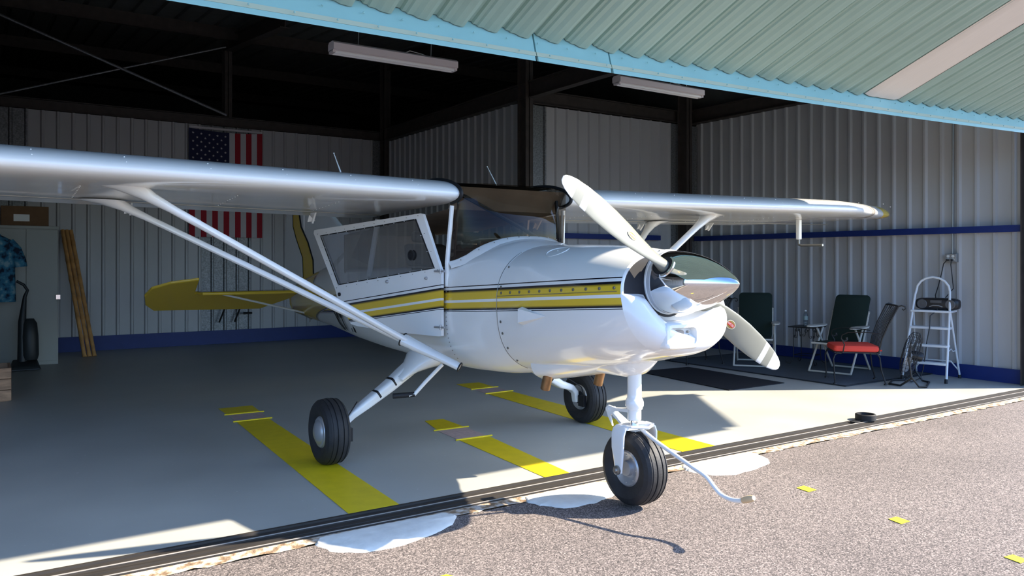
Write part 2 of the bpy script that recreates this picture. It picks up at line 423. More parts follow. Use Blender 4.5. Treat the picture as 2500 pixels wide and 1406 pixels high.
beam((XT-.06,YF+.1,3.70),(XT-.06,YB-.1,3.72),.12,.22,'steel beam over the side wall')
beam((XR-.08,YF+.1,3.70),(XR-.08,YS,3.70),.12,.22,'steel beam over the right wall')
beam((XTL,YB+.05,3.72),(XT,YB+.05,3.72),.12,.16,'steel beam over the back wall')
beam((XT,YS+.05,3.68),(XR,YS+.05,3.68),.12,.2,'steel beam over the step wall')
for y in (6.3,9.5,13.2,17.0,21.5):
    m=M(); z=roofz(y)-.10; m.box((-3.7,y-.02,z-.10),(XR+.05,y+.02,z+.10)); m.box((-3.7,y-.06,z-.11),(XR+.05,y+.02,z-.10)); struct(m.build('roof_purlin',m_steelbm,smooth=False))
for (a,b) in (((3.46,YB+.1,roofz(YB)-.15),(3.46,10.8,roofz(10.8)-.25)),((XT,YB-.1,roofz(YB)-.15),(XT,YF,roofz(YF)-.25)),((XTL,YB,roofz(YB)-.15),(XTL,YF,roofz(YF)-.25))):
    beam(a,b,.14,.22,'sloping steel rafter under the roof')
m=M(); m.tube([(.15,13.55,4.93),(3.36,13.55,3.79)],.022,8); struct(m.build('cross_brace_rod',m_galv),'brace rod falling to the right, upper left')
m=M(); m.tube([(.15,13.6,3.76),(3.36,13.6,4.93)],.015,8); struct(m.build('cross_brace_rod',m_galv),'brace rod rising to the right, upper left')

# ---- folding hangar door leaf, opened overhead
def zsag(x): return 2.516+.0018*x*x
door=thing('door_1','open seafoam corrugated hangar door leaf overhead with aqua bottom rail','hangar door',(3.0,3.9,2.7))
del door['category']; door['kind']='structure'
DX0,DX1=-3.7,9.35
YT0,YT1=3.752,3.802   # rail bottom / top
def strip(y0,z0,y1,z1,segs,th,mi,name,mt,gap=.012):
    m=M()
    for a,b in segs:
        k=max(1,int((b-a)/.5))
        for i in range(k):
            xa=a+(b-a)*i/k; xb=a+(b-a)*(i+1)/k
            if i==0: xa+=gap/2
            if i==k-1: xb-=gap/2
            p=[]
            for x in (xa,xb):
                s0=zsag(x)
                p+=[(x,y0,s0+z0),(x,y0+th,s0+z0+.3*th),(x,y1+th,s0+z1+.3*th),(x,y1,s0+z1)]
            m.hexa(p)
    return m.build(name,mt,door,smooth=False,world=True)
segs=[(DX0,2.677),(2.677,3.25),(3.25,DX1)]
strip(3.769,.052,YT1,.172,segs,.02,0,'bottom_rail',m_doortrim)
strip(3.756,.026,3.764,.052,segs,.012,0,'seal_strip',m_doorstrip,gap=.006)
strip(YT0,-.004,3.758,.026,segs,.02,0,'rail_flange',m_doortrim,gap=.02)
m=M()
x=DX0+.1
while x<DX1-.05:
    for (yy,zz,r) in ((3.777,.105,.0055),(3.752,.039,.0055)):
        m.ball((x+(0 if zz>.05 else .07),yy-.008,zsag(x)+zz),r,8)
    x+=.217
m.build('rail_screws',m_doortrim,door,world=True)
# corrugated skin: from rail top outward and up
PY1,PZ1=1.88,.172+.785
prof=[]; x=DX0
per=((0,-.042),(.020,-.045),(.042,-.043),(.054,-.006),(.060,.0),(.098,.0),(.106,-.014),(.128,-.016),(.136,-.026),(.17,-.028),(.196,-.040))
while x<DX1:
    
    for a,h in per: prof.append((x+a,h))
    x+=.217
m=M(); vs=[]; NS=6
for (xx,h) in prof:
    for k in range(NS+1):
        f=k/NS; y=YT1-.006+(PY1-YT1)*f; z=zsag(xx)+.172+(PZ1-.172)*f
        vs.append((xx,y+h*.36,z+h))
fs=[]
for i in range(len(prof)-1):
    xm=(prof[i][0]+prof[i+1][0])/2
    if 5.99<xm<6.45: continue
    for k in range(NS): a=i*(NS+1)+k; b=a+NS+1; fs.append((a,b,b+1,a+1))
m.add(vs,fs); m.build('corrugated_panel',m_doorgreen,door,smooth=False,world=True)
m=M()   # cream panel insert
xs=[5.97,6.01,6.07,6.13,6.19,6.25,6.31,6.38,6.465]; hs=[-.02,-.036,-.038,-.036,-.038,-.036,-.038,-.036,-.022]
rings=[]
for xx,h in zip(xs,hs):
    rings.append([(xx,YT1-.01+h*.36,zsag(xx)+.172+h),(xx,PY1+h*.36,zsag(xx)+PZ1+h)])
m.loft(rings,open_=True,caps=False); m.build('cream_panel',m_sky,door,world=True)
# back skin and frame of the leaf (upper side)
m=M()
for (a,b) in ((DX0,2.0),(2.0,5.5),(5.5,DX1)):
    p=[]
    for xx in (a,b):
        z=zsag(xx); p+=[(xx,YT1+.02,z+.20),(xx,YT1+.03,z+.25),(xx,PY1,z+PZ1+.08),(xx,PY1,z+PZ1+.03)]
    m.hexa(p)
m.build('leaf_frame',m_doortrim,door,smooth=False,world=True)
m=M()
for k in range(26):
    xa=DX0+(DX1-DX0)*k/26; xb=DX0+(DX1-DX0)*(k+1)/26; p=[]
    for xx in (xa,xb):
        z=zsag(xx)+PZ1; p+=[(xx,PY1-.04,z-.06),(xx,PY1+.02,z-.06),(xx,PY1+.02,z+.10),(xx,PY1-.04,z+.10)]
    m.hexa(p)
m.build('fold_edge_rail',m_doortrim,door,smooth=False,world=True)
# upper leaf from the fold back to the fascia
m=M(); m.hexa([(DX0,PY1,zsag(0)+PZ1+.08),(DX0,PY1,zsag(0)+PZ1+.12),(DX0,3.97,4.15),(DX0,3.97,4.10),(8.72,PY1,zsag(9)+PZ1+.06),(8.72,PY1,zsag(9)+PZ1+.10),(8.72,3.97,4.15),(8.72,3.97,4.10)])
m.build('upper_leaf',m_doorgreen,door,smooth=False,world=True)

# ================================================================== FLOOR MARKINGS
def decal(name,poly,mt,label,cat,group=None,z=.0015,th=.001):
    m=M(); m.prism([(x,y,z+th) for x,y in poly],(0,0,-1),th); return tag(m.build(name,mt,smooth=False),label,cat,group)
def stripe(poly_front,worn,poly_back,lab):
    root=thing('floor_stripe',lab,'floor stripe',(poly_front[0][0],poly_front[0][1],0))
    m=M()
    for poly in (poly_front,poly_back): m.prism([(x,y,.003) for x,y in poly],(0,0,-1),.002)
    m.build('stripe_paint',m_yl,root,smooth=False,world=True)
    if worn:
        m=M(); m.prism([(x,y,.002) for x,y in worn],(0,0,-1),.0012); m.build('worn_patch',m_worn,root,smooth=False,world=True)
        m=M()
        for (a,b) in ((worn[0],worn[1]),(worn[3],worn[2])):
            dx=.03; m.tube([(a[0]-dx,a[1],.006),(b[0]+dx,b[1],.006)],.006,6)
        m.build('painted_rod',m_yl,root,world=True)
stripe([(1.646,4.062),(1.945,4.062),(2.07,6.92),(1.80,6.92)],[(1.80,6.92),(2.07,6.92),(2.10,7.26),(1.815,7.28)],[(1.815,7.28),(2.10,7.26),(2.13,7.64),(1.82,7.64)],'yellow floor stripe with worn end under the left main wheel')
stripe([(2.955,4.062),(3.15,4.062),(3.29,5.26),(3.03,5.27)],[(3.03,5.27),(3.29,5.26),(3.31,5.655),(3.05,5.665)],[(3.06,5.665),(3.31,5.655),(3.32,6.06),(3.15,6.07)],'short yellow floor stripe with worn end under the aircraft belly')
stripe([(4.174,4.062),(4.51,4.062),(4.63,6.97),(4.34,6.96)],[(4.34,6.96),(4.63,6.97),(4.64,7.28),(4.36,7.28)],[(4.36,7.28),(4.64,7.28),(4.67,7.68),(4.39,7.70)],'yellow floor stripe with worn end under the far main wheel')
for poly,lab in (([(4.113,3.055),(4.190,3.062),(4.176,2.962),(4.100,2.962)],'small yellow paint mark on asphalt, nearest the hangar beyond the tow bar'),
        ([(4.022,2.414),(4.094,2.410),(4.080,2.329),(4.001,2.331)],'small yellow paint mark on asphalt, middle one of the right-hand row'),
        ([(3.950,1.805),(4.015,1.796),(4.003,1.722),(3.932,1.726)],'small yellow paint mark on asphalt at the lower right edge'),
        ([(1.640,3.055),(1.695,3.062),(1.712,3.02),(1.700,2.98),(1.625,2.97)],'small yellow paint mark on asphalt at the bottom edge below the white ramp')):
    decal('paint_mark',poly,m_ylspot,lab,'paint mark','yellow paint marks on the asphalt',z=-.010,th=.0015)
def rampc(pts,lab):
    n=len(pts); m=M()
    out=[]
    for i in range(n):
        a,b=pts[i],pts[(i+1)%n]
        for k in range(6):
            f=k/6; j=random.uniform(-.007,.007)
            out.append((a[0]+(b[0]-a[0])*f+j,a[1]+(b[1]-a[1])*f+(j if min(a[1],b[1])<3.79 else 0)))
    cx_=sum(p[0] for p in out)/len(out); cy_=3.74
    ring0=[(x,y,-.013) for x,y in out]; ring1=[(cx_+(x-cx_)*.96,cy_+(y-cy_)*.94,-.004+.004*(1 if y>3.7 else 0)) for x,y in out]; ring2=[(cx_+(x-cx_)*.6,cy_+(y-cy_)*.6,.002) for x,y in out]
    m.loft([ring0,ring1,ring2],caps=True)
    return tag(m.build('ramp_patch',m_ramp),lab,'ramp patch','white painted ramp patches along the track')
rampc([(1.34,3.735),(1.38,3.60),(1.50,3.50),(1.68,3.49),(1.90,3.55),(2.05,3.63),(2.13,3.73),(2.10,3.80),(1.7,3.81),(1.38,3.80)],'white painted ramp patch in half shadow, left of the nose wheel shadow')
rampc([(2.59,3.74),(2.62,3.62),(2.72,3.51),(2.9,3.50),(3.08,3.55),(3.22,3.62),(3.25,3.73),(3.2,3.80),(2.9,3.81),(2.62,3.80)],'white painted ramp patch under the nose wheel')
rampc([(3.86,3.76),(3.85,3.66),(3.92,3.52),(4.05,3.47),(4.3,3.49),(4.48,3.54),(4.56,3.62),(4.60,3.74),(4.58,3.80),(4.2,3.81),(3.9,3.80)],'white painted ramp patch right of the nose wheel beside the tow bar')
m=M(); m.lathe([(.075,0),(.085,0),(.085,.045),(.078,.05),(.066,.05),(.062,.012),(.03,.008),(.001,.008)],(6.336,4.01,.004),n=28); m.box((6.14,3.985,.002),(6.27,4.03,.008)); 
tag(m.build('rubber_cup',m_black),'low round black rubber cup standing on the door track','rubber cup')

# ================================================================== AIRCRAFT
AX=3.05
plane=thing('airplane','white high-wing light aircraft with yellow and black side stripe parked nose-out','airplane',(OX,OY,0))
def ring(y,hw,zt,zb,zc,nu=2.2,nl=2.4,n=48,yk=0.0,cx_=AX):
    r=[]
    for j in range(n):
        a=2*PI*j/n; c,s_=math.cos(a),math.sin(a)
        e=nu if s_>=0 else nl
        x=hw*math.copysign(abs(c)**(2/e),c)
        z=zc+((zt-zc) if s_>=0 else (zc-zb))*math.copysign(abs(s_)**(2/e),s_)
        r.append((cx_+x,y+yk*(z-zc),z))
    return r
# ---- cowling
m=M(); N_=64
cs=[ # y, hw, zt, zb, zc, nu, nl
 (4.06,.452,1.470,.672,1.12,2.3,2.6),(3.80,.447,1.468,.700,1.12,2.35,2.6),(3.55,.435,1.462,.742,1.13,2.4,2.6),(3.35,.420,1.452,.786,1.14,2.4,2.6),
 (3.20,.402,1.440,.825,1.15,2.35,2.5),(3.10,.385,1.430,.852,1.16,2.3,2.4),(3.03,.368,1.420,.868,1.165,2.25,2.3)]
rings=[ring(y,hw,zt,zb,zc,nu,nl,n=N_,yk=(0.0 if y>3.5 else (3.5-y)/.47*.22)) for y,hw,zt,zb,zc,nu,nl in cs]
m.loft(rings,caps=False)
# nose bowl: from last ring inward to the spinner opening with two inlets
outer=rings[-1]; HC=(AX,1.252)
inner=[];opn=[]
for j,(x,y,z) in enumerate(outer):
    dx,dz=x-HC[0],z-HC[1]; R=math.hypot(dx,dz); ang=math.atan2(dz,dx)
    # opening radius: circle round the spinner, flaring to the sides above z=1.19
    side=abs(math.cos(ang)); r=.185
    if dz>-.055*1 :
        w=max(0,min(1,(side-.25)/.45)); w=w*w*(3-2*w)
        r=.185+(R-.022-.185)*w
    elif dz>-.13:
        w=(dz+.13)/.075*max(0,min(1,(side-.6)/.35)); r=.185+(R-.022-.185)*.6*w
    r=min(r,R-.018)
    inner.append((HC[0]+dx/R*r,HC[1]+dz/R*r))
def lerp(a,b,f): return a+(b-a)*f
def sm_(x): x=max(0,min(1,x)); return x*x*(3-2*x)
seq=[outer]
for f,k,q in ((.08,.45,0),(.2,.80,0),(.36,1.0,0),(.52,1.0,.0),(.68,.82,.12),(.82,.45,.5),(.93,.12,.85),(1.0,0,1.0)):
    rr=[]
    for (x,y,z),(ix,iz) in zip(outer,inner):
        dx,dz=x-HC[0],z-HC[1]; R=math.hypot(dx,dz); sn=dz/R
        g=math.hypot(ix-x,iz-z); gw=min(1,g/.10)
        low=sm_((-sn-.10)/.75); isl=sm_((1.20-z)/.06)
        D=lerp(.045,.105,low)*gw
        yend=lerp(y+.004,3.072,isl)
        yy=lerp(y-D*k, yend, q if isl>0 else q*.0)
        if isl<=0: yy=y-.016*math.sin(PI*min(1,f))*gw*2
        else: yy=lerp(y-.016*math.sin(PI*f)*gw*2,yy,isl)
        rr.append((lerp(x,ix,f),yy,lerp(z,iz,f)))
    seq.append(rr)
o0=len(m.v); m.loft(seq,1,caps=False)
# recess
back=[(x,y+.16,z) for x,y,z in seq[-1]]; ctr=[(HC[0]+(x-HC[0])*.2,3.22,HC[1]+(z-HC[1])*.2) for x,y,z in back]
m.loft([seq[-1],back,ctr],2,caps=True)
cowl=m.build('cowling',[m_cowl,m_white,m_inlet],plane,world=True,sharp=50)
# inlet baffle detail, alternator
m=M(); m.lathe([(.001,-.05),(.06,-.05),(.065,-.03),(.065,.05)],(2.86,3.14,1.22),'Y',20); m.build('alternator',m_inlet,cowl,world=True)
# nose gear fairing + outlet scoop below cowl
m=M()
def belly(y,hw,zb,zt,e=2.4): return [(AX+hw*math.copysign(abs(math.cos(a))**(2/e),math.cos(a)),y,zt-(zt-zb)*max(0,-math.sin(a))**(2/e) if math.sin(a)<0 else zt) for a in [PI+PI*j/20 for j in range(21)]]
rs=[belly(3.20,.04,.88,.95),belly(3.215,.11,.83,.95),belly(3.25,.145,.775,.95),belly(3.30,.165,.730,.95),belly(3.36,.175,.712,.95),belly(3.45,.19,.712,.92),belly(3.58,.22,.715,.90),belly(3.72,.27,.70,.88)]
m.loft(rs,open_=True,caps=False)
m.build('gear_fairing',m_white,plane,world=True,sharp=60)
m=M()
rs=[belly(3.42,.20,.775,.84,3.5),belly(3.58,.25,.715,.84,3.5),belly(3.72,.275,.680,.84,3.8),belly(3.84,.290,.655,.84,4),belly(3.93,.300,.640,.84,4)]
r2=belly(3.925,.292,.648,.83,4); r3=belly(3.80,.28,.675,.83,4)
m.loft(rs,open_=True,caps=False); m.loft([rs[-1],r2],open_=True,caps=False); m.loft([r2,r3],1,open_=True,caps=False); m.add(r3,[tuple(range(21))],1)
m.build('cowl_outlet',[m_white,m_inlet],plane,world=True,sharp=40)
# hinge line of screws and bumps on the cowl
def side_x(y,z):   # left-hand skin of cowl/fuselage
    tab=[(c[0],c[1],c[2],c[3],c[4],c[5],c[6]) for c in cs][::-1]
    if y>4.06: tab=fs_tab
    for i in range(len(tab)-1):
        if tab[i][0]<=y<=tab[i+1][0]:
            f=(y-tab[i][0])/(tab[i+1][0]-tab[i][0]); q=[lerp(tab[i][k],tab[i+1][k],f) for k in range(7)]; break
    else: q=tab[-1] if y>tab[-1][0] else tab[0]
    _,hw,zt,zb,zc,nu,nl=q
    h=(zt-zc) if z>=zc else (zc-zb); e=nu if z>=zc else nl
    s_=min(1,abs(z-zc)/h); return AX-hw*(1-s_**e)**(1/e)
# ---- fuselage: y,hw,zt,zb,zc,nu,nl
fs_tab=[(4.06,.453,1.470,.672,1.12,2.3,2.6),(4.20,.465,1.500,.645,1.12,2.3,2.8),(4.34,.475,1.520,.626,1.12,2.3,2.9),(4.62,.488,1.40,.616,1.10,4.5,3.2),(4.70,.49,1.34,.615,1.10,8,3.3),(5.3,.49,1.33,.615,1.08,8,3.3),(6.0,.472,1.32,.628,1.06,8,3.0),(6.6,.425,1.32,.648,1.06,6,2.8),
 (6.66,.42,1.60,.65,1.06,3.2,2.8),(7.0,.37,1.54,.665,1.05,2.6,2.6),(7.6,.25,1.38,.695,1.05,2.4,2.5),(8.2,.17,1.28,.722,1.02,2.2,2.4),(8.8,.10,1.17,.75,.97,2,2.2),(9.15,.05,1.10,.775,.93,2,2)]
m=M(); rings=[ring(*q,n=N_) for q in fs_tab]
m.loft(rings,caps=True)
fus=m.build('fuselage',m_body,plane,world=True,sharp=40)
# cowl/fuselage seam and firewall screws
def fast(m,y,z,r=.006,off=.002,mi=0):
    x=side_x(y,z)-off; m.lathe([(r,.004),(r,-.001),(r*.55,-.0025),(.0005,-.0025)],(x,y,z),'X',10,mi)
m=M()
for z in (1.33,1.21,1.00,.93,.84,.76): fast(m,4.03,z,.0085)
for k in range(11): fast(m,3.08+k*.094,1.150-.058*(3.08+k*.094-4.06)+.022,.0085)
for k in range(24): fast(m,4.63,1.36-.028*k,.0035)
m.build('cowl_fastener',m_steel,cowl,world=True)
m=M(); pts=[(side_x(4.062,z)-.0015,4.062,z) for z in [.70+.02*i for i in range(37)]]
m.tube(pts,.0022,6); pts=[(side_x(y,1.118-.058*(y-4.06)+.036)-.001,y,1.118-.058*(y-4.06)+.036) for y in [3.06+.05*i for i in range(21)]]
m.tube(pts,.0016,6); m.build('cowl_seam',m_steel,cowl,world=True)
# oil door on top
m=M(); pts=[]
def top_z(y,x):
    tab=[c for c in cs][::-1]
    for i in range(len(tab)-1):
        if tab[i][0]<=y<=tab[i+1][0]:
            f=(y-tab[i][0])/(tab[i+1][0]-tab[i][0]); q=[lerp(tab[i][k],tab[i+1][k],f) for k in range(7)]
            return q[4]+(q[2]-q[4])*max(0,1-min(1,abs(x-AX)/q[1])**q[5])**(1/q[5])
    return 1.47
for k in range(28):
    a=2*PI*k/28; y=3.72+.075*math.cos(a); x=2.80+.06*math.sin(a); pts.append((x,y,top_z(y,x)+.001))
m.tube(pts,.0018,6,closed=True); m.ball((2.80,3.72,top_z(3.72,2.80)+.002),.006,8,sc=(.6,1.5,.4)); m.build('oil_door',m_white,cowl,world=True)
# side air scoop (NACA-like bump) on the lower side
m=M(); y0=3.75; z0=1.045
sx=side_x(y0,z0)
P=[(sx-.035,3.80,z0+.045),(sx-.035,3.80,z0-.035),(side_x(3.80,z0-.05)+.004,3.80,z0-.052),(side_x(3.80,z0+.055)+.004,3.80,z0+.058)]
tip=(side_x(3.58,z0+.01)-.001,3.58,z0+.012)
m.add(P+[tip],[(0,1,4),(1,2,4),(3,0,4)]); m.add([p for p in P],[(0,1,2,3)],1)
m.build('side_scoop',[m_white,m_black],cowl,world=True,smooth=False)
# windshield trim flange along base
bc=[]
NB=24
def base_pt(t):  # t -1..1 across
    x=AX+.478*t; a=abs(t)
    y=4.36+.28*a**3; z=1.120+.402*(1-min(1,a)**2.6)**(1/2.6) if a<.86 else 1.12+.402*(1-.86**2.6)**(1/2.6)*(1-(a-.86)*.9)
    return (x,y,z)
for i in range(NB+1): bc.append(base_pt(-1+2*i/NB))
def top_pt(t):
    x=AX+.44*t; return (x,4.50+.04*abs(t)**2,1.885-.03*abs(t)**6)
tp=[top_pt(-1+2*i/NB) for i in range(NB+1)]
mid=[tuple(lerp(a[k],b[k],.5)+( -.035*(1-abs(-1+2*i/NB)**4) if k==1 else (.02*(1-abs(-1+2*i/NB)**4) if k==2 else 0)) for k in range(3)) for i,(a,b) in enumerate(zip(bc,tp))]
q1=[tuple(lerp(a[k],b[k],.5) +(-.02*(1-abs(-1+2*i/NB)**4) if k==1 else 0) for k in range(3)) for i,(a,b) in enumerate(zip(bc,mid))]
q3=[tuple(lerp(a[k],b[k],.5) +(-.012 if k==1 else .008 if k==2 else 0) for k in range(3)) for i,(a,b) in enumerate(zip(mid,tp))]
top2=[(x,y+.16,z+.012) for x,y,z in tp]
m=M(); m.loft([bc,q1,mid,q3,tp,top2],open_=True,caps=False)
ws=m.build('windshield',m_tint,plane,world=True,sharp=80)
m=M(); low=[(x+(.012 if x<AX-.3 else (-.012 if x>AX+.3 else 0))*-1,y-.045,z-.004+.004) for x,y,z in bc]
m.loft([[(x,y,z+.012) for x,y,z in bc],[(x,y-.02,z+.010) for x,y,z in bc],[(AX+(x-AX)*1.0,y-.06-.025*(1-min(1,abs(x-AX)/.478)**4),z-.028) for x,y,z in bc]],open_=True,caps=False); m.build('windshield_flange',m_white,ws,world=True)
m=M()
for i in range(1,NB,2):
    x,y,z=bc[i]; m.ball((x,y-.05,z+.008),.0045,8)
m.build('flange_screw',m_steel,ws,world=True)
# cabin posts and roof
for sgn in (-1,1):
    m=M(); b=base_pt(sgn*1.0); t_=(AX+sgn*.462,4.60,1.735)
    m.tube([(b[0],4.63,1.20),(b[0],4.635,1.36),t_],[.018,.017,.015],8); m.build('door_post',m_white,plane,world=True)
    m=M(); m.tube([(AX+sgn*.475,5.93,1.25),(AX+sgn*.455,5.80,1.70)],.022,8); m.build('rear_post',m_white,plane,world=True)
m=M() # far-side frame & sill
x=AX+.47
m.prism([(x,4.60,1.30),(x,6.1,1.30),(x,6.1,1.40),(x,4.60,1.40)],(1,0,0),.015)
m.prism([(x,5.10,1.35),(x,5.16,1.35),(x-.01,5.10,1.72),(x-.01,5.04,1.72)],(1,0,0),.015)
m.build('window_frame',m_white,plane,world=True,smooth=False)
m=M(); m.prism([(x-.002,4.62,1.38),(x-.002,5.9,1.38),(x-.012,5.8,1.70),(x-.012,4.58,1.70)],(1,0,0),.003); m.build('side_window',m_tint,plane,world=True,smooth=False)
m=M(); x=AX-.474
m.prism([(x-.0,5.94,1.34),(x+.02,6.35,1.40),(x+.03,6.15,1.60),(x+.01,5.84,1.64)],(1,0,0),.003); m.build('side_window',m_tint,plane,world=True,smooth=False)
# headliner/roof of cabin
m=M(); m.add([(AX-.46,4.66,1.715),(AX+.46,4.66,1.715),(AX+.46,6.05,1.60),(AX-.46,6.05,1.60)],[(0,1,2,3)])
m.add([(AX-.44,4.55,1.86),(AX+.44,4.55,1.86),(AX+.46,4.66,1.715),(AX-.46,4.66,1.715)],[(0,1,2,3)])
m.box((AX-.41,6.60,1.25),(AX+.41,6.62,1.60)); m.add([(AX-.46,6.05,1.62),(AX+.46,6.05,1.62),(AX+.40,6.64,1.60),(AX-.40,6.64,1.60)],[(0,1,2,3)]); m.build('cabin_lining',m_tan,plane,world=True,smooth=False)
m=M(); m.loft([ring(4.40,.455,1.500,1.0,1.12,2.6,2.6),ring(4.86,.455,1.455,1.0,1.12,2.6,2.6)]); m.box((AX-.46,4.64,1.30),(AX+.46,5.2,1.32)); m.build('glareshield',m_dark,plane,world=True,smooth=False)
m=M(); m.prism([(AX-.30,4.52,1.512),(AX-.05,4.46,1.522),(AX+.02,4.66,1.512),(AX-.26,4.70,1.505)],(0,0,1),.004); m.build('paper_chart',mat('grey_chart_paper',(.30,.29,.27),.7),plane,world=True,smooth=False)
# tubular braces inside the windshield
m=M(); m.tube([(AX-.41,4.60,1.82),(AX+.03,4.52,1.60),(AX+.22,4.50,1.50)],.014,8); m.tube([(AX+.40,4.60,1.80),(AX+.39,4.54,1.48)],.014,8); m.tube([(AX-.41,4.60,1.82),(AX-.41,4.66,1.36)],.008,8)
m.build('brace_tube',m_blackpt,plane,world=True)
for sx_ in (-.22,.22):
    m=M(); m.hexa([(AX+sx_-.2,5.30,1.33),(AX+sx_+.2,5.30,1.33),(AX+sx_+.2,5.40,1.33),(AX+sx_-.2,5.40,1.33),(AX+sx_-.17,5.42,1.50),(AX+sx_+.17,5.42,1.50),(AX+sx_+.17,5.50,1.50),(AX+sx_-.17,5.50,1.50)])
    m.box((AX+sx_-.10,5.45,1.51),(AX+sx_+.10,5.51,1.60)); m.build('seat',m_dark,plane,world=True,bevel=.03)
    m=M(); m.tube([(AX+sx_-.12,4.86,1.44),(AX+sx_-.13,4.86,1.52)],.012,8); m.tube([(AX+sx_+.12,4.86,1.44),(AX+sx_+.13,4.86,1.52)],.012,8); m.tube([(AX+sx_-.12,4.86,1.44),(AX+sx_+.12,4.86,1.44)],.012,8); m.build('control_yoke',m_blackpt,plane,world=True)
m=M(); m.ball((AX+.06,4.62,1.60),.045,12,sc=(1,.5,.8)); m.ball((AX-.13,5.1,1.56),.05,12,sc=(1,.6,1)); m.build('compass',m_blackpt,plane,world=True)

# ---- open cabin door
m_door=door_mat()
def dpt(x,y):       # pixel-free door plane: local (s along door aft, z)
    return None
DN=Vector((-.98,-.196,0)).normalized()
def D(s,z,off=0):    # point on the door plane
    d=Vector((-.22,1,0)).normalized(); p=Vector((2.543,4.630,0))+d*s; n=Vector((-d.y,d.x,0)); 
    return (p.x+n.x*off,p.y+n.y*off,z)
m=M()
out=[(0,.873),(.02,.868),(.445,.868),(.95,.885),(1.03,.897),(1.06,.92),(1.206,1.083),(1.239,1.152),(1.54,1.59),(1.53,1.615),(.215,1.692),(.19,1.685),(.0,1.30)]
win=[(1.195,1.184),(1.449,1.570),(.261,1.657),(.064,1.319)]
# frame as a ring of quads between outline and window
def ring_face(m,outer,inner,off0,off1,mi=0):
    # bridge: match each outer vertex to nearest inner corner
    n=len(outer); idx=[min(range(len(inner)),key=lambda k:(outer[i][0]-inner[k][0])**2+(outer[i][1]-inner[k][1])**2) for i in range(n)]
    for off in (off0,off1):
        O=[D(a,b,off) for a,b in outer]; I=[D(a,b,off) for a,b in inner]; fs=[]
        o=len(O)
        for i in range(n):
            j=(i+1)%n
            if idx[i]==idx[j]: fs.append((i,j,o+idx[i]))
            else:
                fs.append((i,j,o+idx[j],o+idx[i]))
        m.add(O+I,fs,mi)
    for loop in (outer,inner):
        k=len(loop); m.add([D(a,b,off0) for a,b in loop]+[D(a,b,off1) for a,b in loop],[(i,(i+1)%k,k+(i+1)%k,k+i) for i in range(k)],mi)
outer_seq=[(0,.873),(.02,.868),(.445,.868),(.95,.885),(1.03,.897),(1.206,1.083),(1.239,1.152),(1.54,1.59),(1.53,1.615),(.215,1.692),(.19,1.685),(.0,1.30)]
win_seq=[(.064,1.319),(1.195,1.184),(1.449,1.570),(.261,1.657)]
lower=[(0,.873),(.02,.868),(.445,.868),(.95,.885),(1.03,.897),(1.206,1.083),(1.239,1.152),(1.195,1.184),(.064,1.319),(.0,1.30)]
m.prism([D(a,b,.0) for a,b in lower],Vector((-(1/math.hypot(.22,1)),-(.22/math.hypot(.22,1)),0)),.022)
for q in ([(1.239,1.152),(1.54,1.59),(1.53,1.615),(1.449,1.570),(1.195,1.184)],[(1.53,1.615),(.215,1.692),(.19,1.685),(.261,1.657),(1.449,1.570)],[(.19,1.685),(0,1.30),(.064,1.319),(.261,1.657)]):
    m.prism([D(a,b,.0) for a,b in q],Vector((-(1/math.hypot(.22,1)),-(.22/math.hypot(.22,1)),0)),.022)
cd=m.build('cabin_door',m_door,plane,world=True,smooth=False)
DNV=Vector(D(0,0,1))-Vector(D(0,0,0))
m=M(); m.prism([D(a,b,.012) for a,b in win_seq],DNV,.003); gl=m.build('door_window',m_glass,cd,world=True,smooth=False)
m=M()
ws_=win_seq
loop=[D(lerp(ws_[i][0],ws_[(i+1)%4][0],k/6),lerp(ws_[i][1],ws_[(i+1)%4][1],k/6),.0235) for i in range(4) for k in range(6)]
ins=[(lerp(a,.74,.022),lerp(b,1.43,.035)) for a,b in ws_]
loopi=[D(lerp(ins[i][0],ins[(i+1)%4][0],k/6),lerp(ins[i][1],ins[(i+1)%4][1],k/6),.0235) for i in range(4) for k in range(6)]
m.loft([loop,loopi],caps=False); m.build('window_gasket',m_black,cd,world=True,smooth=False)
m=M()
for i in range(4):
    a,b=ws_[i],ws_[(i+1)%4]; L=math.dist(a,b); k=max(3,int(L/.115))
    for q in range(k+1):
        f=q/k
        for sc_,mi in ((.02,0),(-.05,1)):
            s_=lerp(lerp(a[0],b[0],f),.74,sc_ if mi==0 else -.045); z_=lerp(lerp(a[1],b[1],f),1.43,sc_*1.4 if mi==0 else -.085)
            c=D(s_,z_,.025); m.ball(c,.0042,6,mi)
m.build('door_screw',[m_whiteflat,m_steel],cd,world=True)
m=M()
c=D(.314,1.408,.02); rr=[]
for r_,o_ in ((.034,.0),(.036,.010),(.028,.012),(.026,.002)):
    rr.append([D(.314+r_*math.cos(2*PI*k/20),1.408+r_*math.sin(2*PI*k/20),.016+o_) for k in range(20)])
m.loft(rr,caps=True); m.build('vent_ring',m_black,cd,world=True)
m=M()
for (s_,z_,r_) in ((.58,1.222,.009),(.15,1.252,.008)):
    rr=[[D(s_+a*math.cos(2*PI*k/14),z_+a*math.sin(2*PI*k/14),o_) for k in range(14)] for a,o_ in ((r_*1.4,.022),(r_*1.4,.028),(r_,.036),(r_*.5,.038))]
    m.loft(rr,caps=True)
m.build('door_lock',m_rim,cd,world=True)
m=M(); rr=[[D(1.175+a*math.cos(2*PI*k/14),1.115+a*math.sin(2*PI*k/14),o_) for k in range(14)] for a,o_ in ((.014,.022),(.014,.032),(.007,.036))]; m.loft(rr,caps=True); m.build('door_bumper',m_black,cd,world=True)
m=M()
for z_ in (1.300,.93):
    m.tube([D(-.035,z_,.026),D(.06,z_,.03)],.007,8); m.tube([D(-.0,z_-.016,.028),D(.0,z_+.016,.028)],.008,8)
